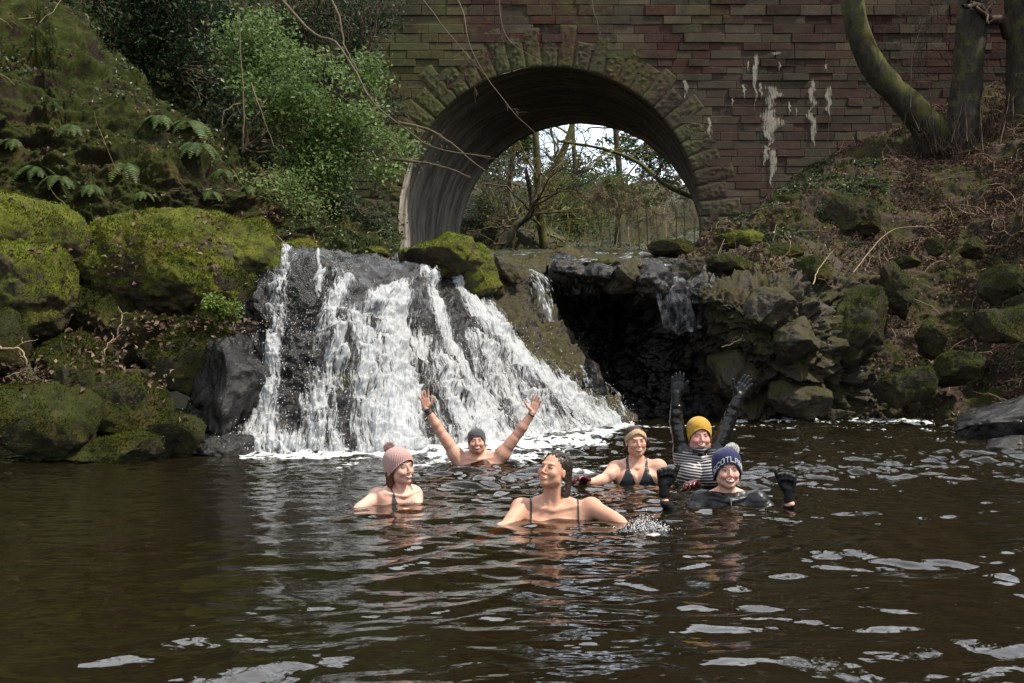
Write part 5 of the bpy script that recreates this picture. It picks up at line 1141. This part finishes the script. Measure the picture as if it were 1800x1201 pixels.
def knit(name, a, b, rough=.9):
    m = MatB(name); n = m.noise(120, 3, .7); m.set(Base_Color=m.mix(n, a, b), Roughness=rough); m.b.inputs['Specular IOR Level'].default_value = .15
    m.b.inputs['Sheen Weight'].default_value = .3; m.bump(n, .7, .003); return m.m
# ------------------------------------------------------------------ swimmer 1: man with raised arms
d = 9.4; u_ = d / FPX
sk = skin_mat('skin man', (.64, .38, .29), dict(mw=.030, teeth=.0052, smile=11, mz=-.067, eye=.0032, fold=.5), brow=(.08, .05, .03), stubble=.55)
neck = P(841, 803, d); head = P(838, 777, d - .02) + np.array([0, -.01, 0]); Rh = rotm(3, 10, -3); Rt = rotm(2, 4, 0)
aL = (P(800, 798, d), P(773, 757, d - .03), P(750, 719, d - .06)); aR = (P(884, 797, d), P(911, 762, d - .03), P(936, 726, d - .06))
uL = nrm(P(743, 680, d) - P(750, 719, d)); uR = nrm(P(947, 690, d) - P(936, 726, d))
hL = hand_prims(aL[2], uL, (0.05, -1, .1), np.cross(uL, (0, -1, 0)) * -1 if np.cross(uL, (0, -1, 0))[0] < 0 else np.cross(uL, (0, -1, 0)), 1.0, (.08, .05, .08, .12), (.20, .02, -.20, -.48), (.55, .85, .15))
wR = np.cross(uR, (0, -1, 0)); wR = wR if wR[0] < 0 else -wR
hR = hand_prims(aR[2], uR, (-.05, -1, .1), wR, 1.0, (.10, .08, .10, .15), (.16, .0, -.16, -.34), (.45, .9, .15))
man = build_person('bare-chested man in dark grey beanie with both arms raised in front of the waterfall', neck, head, Rh, Rt, {'l': aL, 'r': aR}, sk, 1.0, .20, False, 1.12, 1.06, True, (hL, hR), neckr=.058, trap=.055, armr=(.058, .046, .042, .029))
beanie(man, knit('charcoal knit', (.045, .046, .05), (.09, .09, .095)), front=.052, side=-.060, back=-.07, ribs=80, ramp=.0012, rad=(.086, .104, .088), topk=1)
def band(p, name, a, b, t0, t1, r_, mat, n=1, label=None):
    ac = Acc()
    a = np.array(a); b = np.array(b); ax = nrm(b - a)
    for k in range(n):
        s0 = t0 + (t1 - t0) * k / n; s1 = t0 + (t1 - t0) * (k + .8) / n
        prof = [(s0, r_ - .006), (s0, r_), ((s0 + s1) / 2, r_ + .003), (s1, r_), (s1, r_ - .006)]
        tube(ac, np.array([a + ax * (q_[0] + 1e-4 * i) for i, q_ in enumerate(prof)]), np.array([q_[1] for q_ in prof]), 20)
    return mk(name, ac.V(), ac.F(), mat, parent=p['o'], **(dict(label=label) if label else {}))
wrist_m = cloth('dark strap', (.02, .022, .026), .35)
Ld = np.linalg.norm(aL[2] - aL[1]); Rd = np.linalg.norm(aR[2] - aR[1])
band(man, 'wristband', aL[1], aL[2], Ld - .055, Ld + .004, .035, wrist_m, 3, 'stack of dark bracelets on the raised wrist'); band(man, 'wristband', aR[1], aR[2], Rd - .028, Rd - .008, .034, wrist_m, 1)

# ------------------------------------------------------------------ swimmer 2: pink bobble hat
d = 6.8
sk = skin_mat('skin pink hat', (.72, .46, .36), dict(mw=.031, teeth=.0062, smile=12, mz=-.066, eye=.0042, fold=.5), brow=(.16, .08, .05), flush=(.74, .34, .28))
neck = P(704, 863, d); head = P(703, 822, d - .02); Rh = rotm(46, 6, -4); Rt = rotm(32, 0, 0)
a1 = (P(664, 872, d + .02), P(640, 889, d - .12), P(618, 903, d - .22)); a2 = (P(724, 868, d + .10), P(738, 905, d - .10), P(712, 900, d - .30))
h1 = hand_prims(a1[2], (-.8, -.5, -.25), (.2, -.3, -1), (0, -1, .1), .95, (.2,) * 4)
pink = build_person('smiling woman in a pale pink bobble hat and strappy swimsuit, looking right', neck, head, Rh, Rt, {'l': a1, 'r': a2}, sk, 1.0, .150, True, .93, .95, True, (h1,), bust=.9, neckr=.046, ears=False, trap=.036, armr=(.046, .038, .032, .024))
pk_m = knit('pale pink knit', (.40, .24, .23), (.56, .38, .36)); beanie(pink, pk_m, c=(0, .014, .045), rad=(.090, .110, .098), front=.048, side=-.040, back=-.085, ribs=52, ramp=.0040, peak=.0, slouch=(0, .012))
pompom(pink, (-.01, .080, .140), .040, pk_m, 5)
auburn = hair_mat('auburn hair', (.06, .022, .014), (.13, .045, .025))
hair(pink, [('c', (-.072, .0, -.02), (-.078, .02, -.11), .018, .013), ('c', (-.066, .04, -.02), (-.070, .05, -.125), .022, .014), ('c', (.070, .0, -.02), (.072, -.01, -.105), .016, .010), ('c', (.066, .04, -.02), (.068, .04, -.12), .022, .012),
            ('c', (-.03, .085, -.04), (-.03, .085, -.12), .03, .02), ('c', (.03, .085, -.04), (.03, .085, -.12), .03, .02), ('e', (0, .06, -.03), (.075, .05, .05))], auburn, seed=2)
strands(pink, [[(-.078 + .004 * k, -.008 + .014 * k, -.03), (-.084 + .003 * k, .0 + .014 * k, -.08), (-.078 + .002 * k, .004 + .015 * k, -.13 - .006 * (k % 3))] for k in range(7)] + [[(.074, -.012 + .014 * k, -.03), (.080, -.016 + .014 * k, -.08), (.072, -.012 + .014 * k, -.125 - .006 * (k % 3))] for k in range(6)], auburn, .0045, 3)
charc = cloth('charcoal swimsuit', (.05, .052, .055), .4)
def suit_pred(strap_x, strap_w, neckz, open_w, vz=-.20, back=-.12):
    def f(p):
        b = p['bp']; x, y, z = b[:, 0], b[:, 1], b[:, 2]; body = (np.abs(x) < .17) & (z > -.60)
        arm = np.zeros(len(b), bool)
        for a, e, w_ in p['arms'].values():
            ab = np.array(e) - np.array(a); t = ((p['V'] - a) @ ab) / (ab @ ab); dist = np.linalg.norm(p['V'] - a - np.clip(t, 0, 1)[:, None] * ab, axis=1); arm |= (t > .12) & (dist < .075)
            ab = np.array(w_) - np.array(e); t = ((p['V'] - e) @ ab) / (ab @ ab); dist = np.linalg.norm(p['V'] - e - np.clip(t, 0, 1.3)[:, None] * ab, axis=1); arm |= (t > 0) & (dist < .06)
        sx = strap_x + (open_w - strap_x) * np.clip((z - neckz) / (vz - neckz), 0, 1)    # strap centre moves with height
        strap = (np.abs(np.abs(x) - np.where(z > neckz, strap_x, sx)) < strap_w + np.clip((neckz - z) * strap_w * 9, 0, .075)) & (z > vz - .0) & (z < .1)
        panel = z < vz
        return body & ~arm & (strap | panel) & (np.linalg.norm(p['V'] - p['head'], axis=1) > .12)
    return f
garment(pink, 'swimsuit', vneck(.068, .084, .022, .11, -.01, -.17), .004, charc)
# ring and patterned band held at the chest
a = Acc()
for k in range(2): th_ = np.linspace(0, 2 * np.pi, 20); c0 = P(719 + 5 * k, 881 + 1.5 * k, d - .20); tube(a, c0 + np.stack([np.cos(th_) * .010, np.sin(th_) * .004, np.sin(th_) * .010], -1), .0035, 6)
mk('swimsuit_ring', a.V(), a.F(), simple('grey ring', (.5, .5, .5), .3), parent=pink['o'])

# ------------------------------------------------------------------ swimmer 3: foreground woman, wet dark hair, chin up
d = 6.16
sk = skin_mat('skin front woman', (.58, .34, .235), dict(mw=.021, teeth=0, smile=5, mz=-.066, eye=.0014, fold=.35), brow=(.09, .05, .035), lip=(.48, .22, .19), flush=(.66, .28, .2))
neck = P(972, 887, d); head = P(972, 828, d - .01); Rh = rotm(-36, 20, 4); Rt = rotm(-3, 0, 0)
a1 = (P(917, 893, d), P(892, 926, d - .18), P(857, 944, d - .40)); a2 = (P(1038, 892, d), P(1078, 912, d - .14), P(1112, 936, d - .26))
h1 = hand_prims(a1[2], (-.6, -.8, .02), (0, -.2, -1), (-.2, -1, 0), 1.0, (.15,) * 4); h2 = hand_prims(a2[2], (.8, -.6, -.05), (0, -.2, -1), (.3, -1, 0), 1.0, (.2,) * 4)
fore = build_person('woman with slicked wet dark hair and closed mouth tilting her chin up, nearest the camera', neck, head, Rh, Rt, {'l': a1, 'r': a2}, sk, 1.0, .185, True, 1.10, 1.04, False, (h1, h2), bust=1.15, neckr=.054, trap=.046, armr=(.051, .043, .037, .027), bustz=-.17)
dkh = hair_mat('wet dark hair', (.010, .007, .006), (.045, .027, .019), .42)
hair(fore, [('e', (0, .034, .046), (.082, .100, .085)), ('c', (0, .105, .03), (.005, .130, -.075), .056, .042), ('c', (.035, .07, .05), (.050, .112, -.11), .046, .034), ('c', (.035, .09, .0), (.045, .105, -.12), .036, .024), ('c', (-.03, .09, .0), (-.02, .11, -.13), .036, .022), ('c', (.06, .055, .0), (.062, .075, -.12), .024, .016), ('c', (.0, .11, -.08), (.01, .100, -.21), .032, .014), ('c', (.03, .10, -.10), (.045, .085, -.215), .024, .010), ('c', (-.03, .10, -.10), (-.02, .095, -.20), .024, .010)],
     dkh, cut=[((0, -.085, -.005), (.075, .070, .085)), ((.092, .010, -.014), (.028, .020, .034)), ((-.092, .010, -.014), (.028, .020, .034))], seed=3, groove=.0028)
strands(fore, [[(.05 - .012 * k, .09, .0), (.05 - .012 * k, .12, -.08), (.05 - .013 * k, .118, -.17 - .008 * (k % 3))] for k in range(9)] + [[(.03 * s_, -.055 + .004 * k, .085 + .004 * k), (.06 * s_, -.01, .075 + .01 * k), (.078 * s_, .05, .03), (.06 * s_, .1, -.04)] for k in range(4) for s_ in (-1, 1)], dkh, .0038, 4)
olive = cloth('olive strap', (.035, .042, .028), .5)
garment(fore, 'swimsuit', lambda p: ((np.abs(p['V'][:, 0] - P(933, 0, d)[0]) < .009) | (np.abs(p['V'][:, 0] - P(1015.5, 0, d)[0]) < .009) | (p['bp'][:, 2] < -.175) & (np.abs(p['bp'][:, 0]) < .165)) & (p['bp'][:, 2] < .08) & (p['bp'][:, 2] > -.6) & (np.abs(p['bp'][:, 1]) < .2), .004, olive)
a = Acc(); th_ = np.linspace(0, 2 * np.pi, 24); silver = simple('silver', (.75, .72, .68), .2, .8, .1); silver.node_tree.nodes['Principled BSDF'].inputs['Metallic'].default_value = .7
for rr_ in (.013, .008): tube(a, P(989, 851, d - .10) + np.stack([np.cos(th_) * rr_, th_ * 0, np.sin(th_) * rr_ - .0], -1), .0022, 5)
tube(a, np.array([P(989, 843.5, d - .10), P(989, 847, d - .10)]), .0015, 5); mk('earring', a.V(), a.F(), silver, parent=fore['o'])
a = Acc(); c0 = P(959, 886, d - .098)
for k in range(5): th2 = math.pi / 2 + k * 2 * math.pi / 5; tube(a, np.array([c0, c0 + np.array([math.cos(th2) * .009, -.003, math.sin(th2) * .009])]), [.0022, .0008], 5)
mk('pendant', a.V(), a.F(), silver, parent=fore['o'])

# ------------------------------------------------------------------ swimmer 4: beige headband
d = 8.0
sk = skin_mat('skin headband', (.68, .42, .32), dict(mw=.028, teeth=.0055, smile=7, mz=-.068, eye=.0038, fold=.3), brow=(.07, .04, .03), lip=(.50, .20, .18))
neck = P(1119, 816, d); head = P(1118, 777, d - .02); Rh = rotm(6, 4, -4); Rt = rotm(-4, 2, 0)
a1 = (P(1083, 825, d), P(1063, 843, d - .12), P(1038, 848, d - .25)); a2 = (P(1157, 822, d), P(1172, 850, d - .02), P(1178, 880, d - .12))
beige = build_person('woman in a beige knitted headband and black bikini top, arm out to the left', neck, head, Rh, Rt, {'l': a1, 'r': a2}, sk, 1.0, .165, True, 1.02, 1.0, False, (), bust=1.2, neckr=.052, trap=.042, armr=(.056, .045, .038, .028), bustz=-.125)
hair(beige, [('e', (0, .030, .050), (.079, .088, .082)), ('e', (0, .105, .06), (.055, .04, .05)), ('c', (-.06, .06, .02), (-.072, .05, -.05), .028, .014), ('c', (.06, .06, .02), (.068, .05, -.05), .026, .012)], hair_mat('dark brown hair', (.02, .012, .01), (.06, .035, .025)), cut=[((0, -.08, .0), (.072, .065, .085))], seed=5)
bn = knit('beige knit', (.42, .30, .16), (.58, .44, .26))
nu, nv = 200, 16; th_ = np.linspace(0, 2 * np.pi, nu)[None]; v_ = np.linspace(0, 1, nv)[:, None]; fr = np.clip(np.cos(th_), -1, 1)
wdt = .052 * (1 - .30 * np.clip(fr, 0, 1) ** 8) + 0 * v_; zc = .020 + .040 * fr + .010 * np.clip(fr, 0, 1) ** 10
zz = zc + (v_ - .5) * wdt + .012 * np.clip(fr, 0, 1); ins_ = np.sqrt(np.clip(1 - ((zz - .035) / .105) ** 2, .15, 1)); rb_ = .0018 * np.abs(np.sin(th_ * 45)); edge_ = -.006 * ((v_ - .5) * 2) ** 6
G = np.stack([np.sin(th_) * (.086 + rb_ + edge_) * ins_, .012 - np.cos(th_) * (.106 + rb_ + edge_) * ins_, zz], -1)
mk('headband', beige['head'] + G.reshape(-1, 3) @ Rh.T, gquads(nv, nu), bn, parent=beige['o'])
blk = cloth('black bikini', (.014, .015, .020), .35)
garment(beige, 'bikini_top', vneck(.062, .088, .004, .150, -.02, -.165), .004, blk)

# ------------------------------------------------------------------ swimmer 5: yellow beanie, arms up in wetsuit and gloves
d = 7.7
sk = skin_mat('skin yellow hat', (.70, .40, .33), dict(mw=.034, teeth=.0070, smile=12, mz=-.067, eye=.0028, fold=.5), brow=(.30, .18, .11), flush=(.74, .28, .24))
neck = P(1228, 800, d); head = P(1229, 768, d - .02); Rh = rotm(3, 6, 0); Rt = rotm(0, 2, 0)
a1 = (P(1201, 797, d), P(1189, 741, d + .02), P(1189, 697, d)); a2 = (P(1258, 794, d), P(1281, 741, d), P(1297, 699, d - .02))
sleeves_r = (.056, .047, .038, .030)
yel = build_person('laughing woman in a mustard beanie and striped top with black gloved arms raised', neck, head, Rh, Rt, {'l': a1, 'r': a2}, sk, 1.04, .160, True, 1.08, 1.08, True, (), bust=1.18, neckr=.052, trap=.044, armr=sleeves_r, ears=False, bustz=-.14)
beanie(yel, knit('mustard knit', (.42, .24, .03), (.62, .38, .06)), front=.055, side=-.055, back=-.07, ribs=60, ramp=.0026, peak=.014, rad=(.090, .106, .094), lump=.003)
hair(yel, [('c', (-.066, .01, -.01), (-.070, .03, -.10), .020, .014), ('c', (.066, .01, -.01), (.072, .02, -.10), .020, .014), ('e', (0, .07, -.03), (.07, .045, .06))], hair_mat('blonde hair', (.35, .23, .11), (.58, .42, .24)), seed=6)
st = MatB('striped top'); bx_, by_, bz_ = st.xyz(st.attr('bp').outputs['Vector'])
wv = bz_ - bx_.abs() * .16 * ((bz_ + .13).ss(-.12, .0)) + (st.noise(9) - .5) * .012; sn_ = (wv * 2 * math.pi / .0205).sin()
st.set(Base_Color=st.mix(sn_.ss(.25, .5), (.02, .019, .026), (.55, .53, .53)), Roughness=.4); st.bump(st.noise(30), .5, .006)
hd = lambda p: np.linalg.norm(p['V'] - (p['head'] + np.array([0, 0, .02])), axis=1)
garment(yel, 'striped_top', lambda p: ~armdist(p, .12) & nk(p, .075) & (p['bp'][:, 2] < .07) & (p['bp'][:, 2] > -.62) & (hd(p) > .125), .0045, st.m)
garment(yel, 'wetsuit_sleeves', lambda p: armdist(p, .05) & (p['bp'][:, 2] > -.35), .0062, M['neo'], wrink=.0028)
garment(yel, 'collar', lambda p: (np.hypot(p['bp'][:, 0], p['bp'][:, 1] - .018) < .085) & (p['bp'][:, 2] > -.02) & (p['bp'][:, 2] < .05) & (hd(p) > .115), .0075, M['neo'])
def glove(p, W, u, n, wv, mat, s=1.1, cuff=.07, cr_=.040, name='glove', label=None, curl=(.12,) * 4, spread=(.16, .04, -.06, -.2), thumb=(.55, .8, .15), tcurl=.1, h=.0045, extra=()):
    pr = hand_prims(W, u, n, wv, s, curl, spread, thumb, 1.12, tcurl); u = nrm(u); pr = [(a, b, ra * 1.12, rb * 1.1) for a, b, ra, rb in pr] + [(W - u * cuff, W + u * .02, cr_, cr_ * .86)] + list(extra)
    pts = np.array([q_ for c_ in pr for q_ in (c_[0], c_[1])]); f = Field(pts.min(0) - .07, pts.max(0) + .07, h)
    for c_ in pr: f.cone(*c_, k=.006)
    a_, b_ = W - u * (cuff + .06), W - u * cuff * 1.0; f.cone(a_, b_ , cr_ * 1.5, cr_ * 1.5, .003, sub=True) if False else None
    V, F = f.mesh(); return mk(name, V, F, mat, parent=p['o'], **(dict(label=label) if label else {}))
u1 = nrm(P(1192, 655, d) - a1[2]); w1 = np.array([1, -.1, 0]); u2 = nrm(P(1312, 664, d) - a2[2]); w2 = np.array([-.85, -.1, .5])
glove(yel, a1[2], u1, (-.1, -1, .05), w1, M['neodull'], 1.08, curl=(.05, .03, .05, .08), spread=(.12, .03, -.07, -.16), thumb=(.75, .55, .35))
glove(yel, a2[2], u2, (.1, -1, .1), w2, M['neodull'], 1.08, curl=(.10, .08, .08, .10), spread=(-.12, -.22, -.30, -.42), thumb=(.55, .85, .2))
for a_ in (a1, a2): L_ = np.linalg.norm(a_[2] - a_[1]); band(yel, 'glove_cuff', a_[1], a_[2], L_ - .078, L_ - .062, .044, M['neo'], 1)

# ------------------------------------------------------------------ swimmer 6: navy lettered bobble hat, thumbs up
d = 6.7
sk = skin_mat('skin navy hat', (.74, .47, .38), dict(mw=.035, teeth=.0078, smile=11, mz=-.066, eye=.0034, fold=.5), brow=(.20, .11, .07), flush=(.76, .34, .28))
neck = P(1279, 872, d); head = P(1278, 827, d - .03); Rh = rotm(1, 5, -1); Rt = rotm(3, 0, 0)
a1 = (P(1233, 879, d), P(1203, 925, d - .10), P(1169, 884, d - .20)); a2 = (P(1330, 879, d), P(1372, 918, d - .06), P(1389, 886, d - .18))
nav = build_person('smiling woman in a navy bobble hat and black wetsuit giving two gloved thumbs up', neck, head, Rh, Rt, {'l': a1, 'r': a2}, sk, 1.04, .170, True, 1.02, 1.0, True, (), bust=1.0, neckr=.048, trap=.040, armr=(.054, .044, .038, .029), ears=False)
garment(nav, 'wetsuit', lambda p: (hd(p) > .118) & (nk(p, .060, -.002) | (p['bp'][:, 2] < .022) | armdist(p, 0)) & ((p['bp'][:, 2] < .032) | (np.abs(p['bp'][:, 0]) > .12)) & ~((np.linalg.norm(p['V'] - P(1169, 873, d - .20), axis=1) < .034) | (np.linalg.norm(p['V'] - P(1388, 882, d - .18), axis=1) < .034)), .0045, M['wetsuit'], wrink=.0028)
a = Acc(); tube(a, nav['L']((0, -.078, -.005)) + np.array([[0, 0, 0], [0, -.012, -.03], [0, -.02, -.08]]), .0028, 5); mk('zip', a.V(), a.F(), simple('zip metal', (.25, .25, .26), .3), parent=nav['o'])
navy = knit('navy knit', (.012, .014, .055), (.03, .035, .12)); ho, HG = beanie(nav, navy, c=(0, .012, .045), rad=(.092, .108, .098), front=.046, side=-.062, back=-.07, ribs=64, ramp=.0026, peak=.006)
pompom(nav, (.048, .05, .130), .044, knit('white fur', (.75, .73, .72), (.92, .90, .88)), 6, 2600, 1.1)
# knitted lettering round the hat: small raised stitches
FONT = {'S': ['01111', '10000', '10000', '01110', '00001', '00001', '11110'], 'C': ['01110', '10001', '10000', '10000', '10000', '10001', '01110'], 'O': ['01110', '10001', '10001', '10001', '10001', '10001', '01110'],
        'T': ['11111', '00100', '00100', '00100', '00100', '00100', '00100'], 'L': ['10000', '10000', '10000', '10000', '10000', '10000', '11111'], 'A': ['01110', '10001', '10001', '11111', '10001', '10001', '10001'],
        'N': ['10001', '11001', '10101', '10101', '10011', '10001', '10001'], 'D': ['11110', '10001', '10001', '10001', '10001', '10001', '11110']}
txt = 'SCOTLAND'; Gh = HG[1:]; nvh, nuh = Gh.shape[:2]; a = Acc(); cell = .0052; hN = gnorm(Gh)
def hat_pt(x_, v_):     # x_ metres along the band from the front, v_ metres above the rim
    th0 = x_ / .100; fi = (th0 % (2 * np.pi)) / (2 * np.pi) * (nuh - 1); j = int(fi); j2 = min(j + 1, nuh - 1); w_ = fi - j
    col_ = Gh[:, j] * (1 - w_) + Gh[:, j2] * w_; s_ = np.concatenate([[0], np.cumsum(np.linalg.norm(np.diff(col_, axis=0), axis=1))]); return np.array([np.interp(v_, s_, col_[:, k]) for k in range(3)])
for li_, ch in enumerate(txt):
    for r_i, row_ in enumerate(FONT[ch]):
        for c_i, on in enumerate(row_):
            if on == '1':
                x0 = (li_ - 3.55) * cell * 6.3 + (c_i - 2) * cell; v0 = .010 + (6 - r_i) * cell * 1.0
                q4 = [hat_pt(x0 - cell * .5, v0), hat_pt(x0 + cell * .5, v0), hat_pt(x0 + cell * .5, v0 + cell), hat_pt(x0 - cell * .5, v0 + cell)]
                c0 = np.mean(q4, 0); n_ = nrm(c0 - np.array([0, .012, c0[2] - .01])); o8 = np.array(q4 + [q_ + n_ * .0055 for q_ in q4]); o8[4:] = c0 + n_ * .0055 + (o8[4:] - c0 - n_ * .0055) * .96
                a.add(nav['head'] + (o8 * nav['hs']) @ Rh.T, [[4, 5, 6, 7], [0, 1, 5, 4], [1, 2, 6, 5], [2, 3, 7, 6], [3, 0, 4, 7]])
let = mk('lettering', a.V(), a.F(), knit('white knit', (.55, .56, .60), (.72, .73, .76)), parent=nav['o'], smooth=False)
let['label'] = 'white knitted letters reading SCOTLAND round the hat'
fist = (1.25,) * 4
glove(nav, P(1168, 855, d - .20), (.02, -.12, 1), (.12, -1, 0), (1, .1, 0), M['neodull'], 1.22, .048, .036, curl=(1.4, 1.4, 1.4, 1.4), spread=(.03, 0, 0, -.03), thumb=(1.0, .6, .15), tcurl=.0)
glove(nav, P(1386, 864, d - .18), (-.06, -.15, 1), (-.35, -1, 0), (-1, .3, 0), M['neodull'], 1.22, .055, .036, curl=(1.4, 1.4, 1.4, 1.4), spread=(.03, 0, 0, -.03), thumb=(1, .55, .15), tcurl=.0)

# red wet gloves held at the surface near the headband swimmer
red = cloth('dark red wet glove', (.10, .008, .012), .2, .7)
def redglove(label, c, seed, s=1.0, u=(-.8, -.3, .25), n=(0, -.4, -.9)):
    u = nrm(u); wv_ = nrm(np.cross(n, u)); pr = hand_prims(c, u, n, wv_, s, (.5, .45, .5, .5), (.2, .05, -.05, -.2), (.6, .8, .4), 1.25)
    pts = np.array([q_ for c_ in pr for q_ in (c_[0], c_[1])]); f = Field(pts.min(0) - .05, pts.max(0) + .05, .0045)
    for c_ in pr: f.cone(*c_, k=.008)
    V, F = f.mesh(); V = V + vn4(V, F) * (fbm(V, 3, 30, seed=seed) * .004)[:, None]
    return mk('glove', V, F, red, loc=(c[0], c[1], V[:, 2].min()), label=label, category='glove')
dd = 7.75; hb = hand_prims(a1[2], (-1, -.2, 0), (0, 0, -1), (0, -1, 0), .9)
redglove('dark red glove at the water surface between the front woman and the headband woman', P(1036, 845, dd), 3, 1.0)
redglove('dark red glove breaking the surface in front of the striped top', P(1226, 853, 7.0) , 4, .95, (-.6, -.6, .25))
# splash thrown up by the front woman's hand, and drips falling from her arm
r = np.random.RandomState(12); c0 = P(1138, 930, 5.75); n = 520
p = c0 + r.normal(size=(n, 3)) * [.075, .07, .0]; p[:, 2] = np.abs(r.normal(size=n)) * .035 * np.exp(-((p[:, 0] - c0[0]) / .1) ** 2)
o8 = np.array([[1, 0, 0], [-1, 0, 0], [0, 1, 0], [0, -1, 0], [0, 0, 1], [0, 0, -1]]); F0 = np.array([[0, 2, 4], [2, 1, 4], [1, 3, 4], [3, 0, 4], [2, 0, 5], [1, 2, 5], [3, 1, 5], [0, 3, 5]])
sz = r.uniform(.0012, .0042, n)
mk('splash', (p[:, None] + o8[None] * sz[:, None, None]).reshape(-1, 3), (F0[None] + (np.arange(n) * 6)[:, None, None]).reshape(-1, 3), M['drop'], kind='stuff', label='small splash at the outstretched hand of the front woman', category='splash')
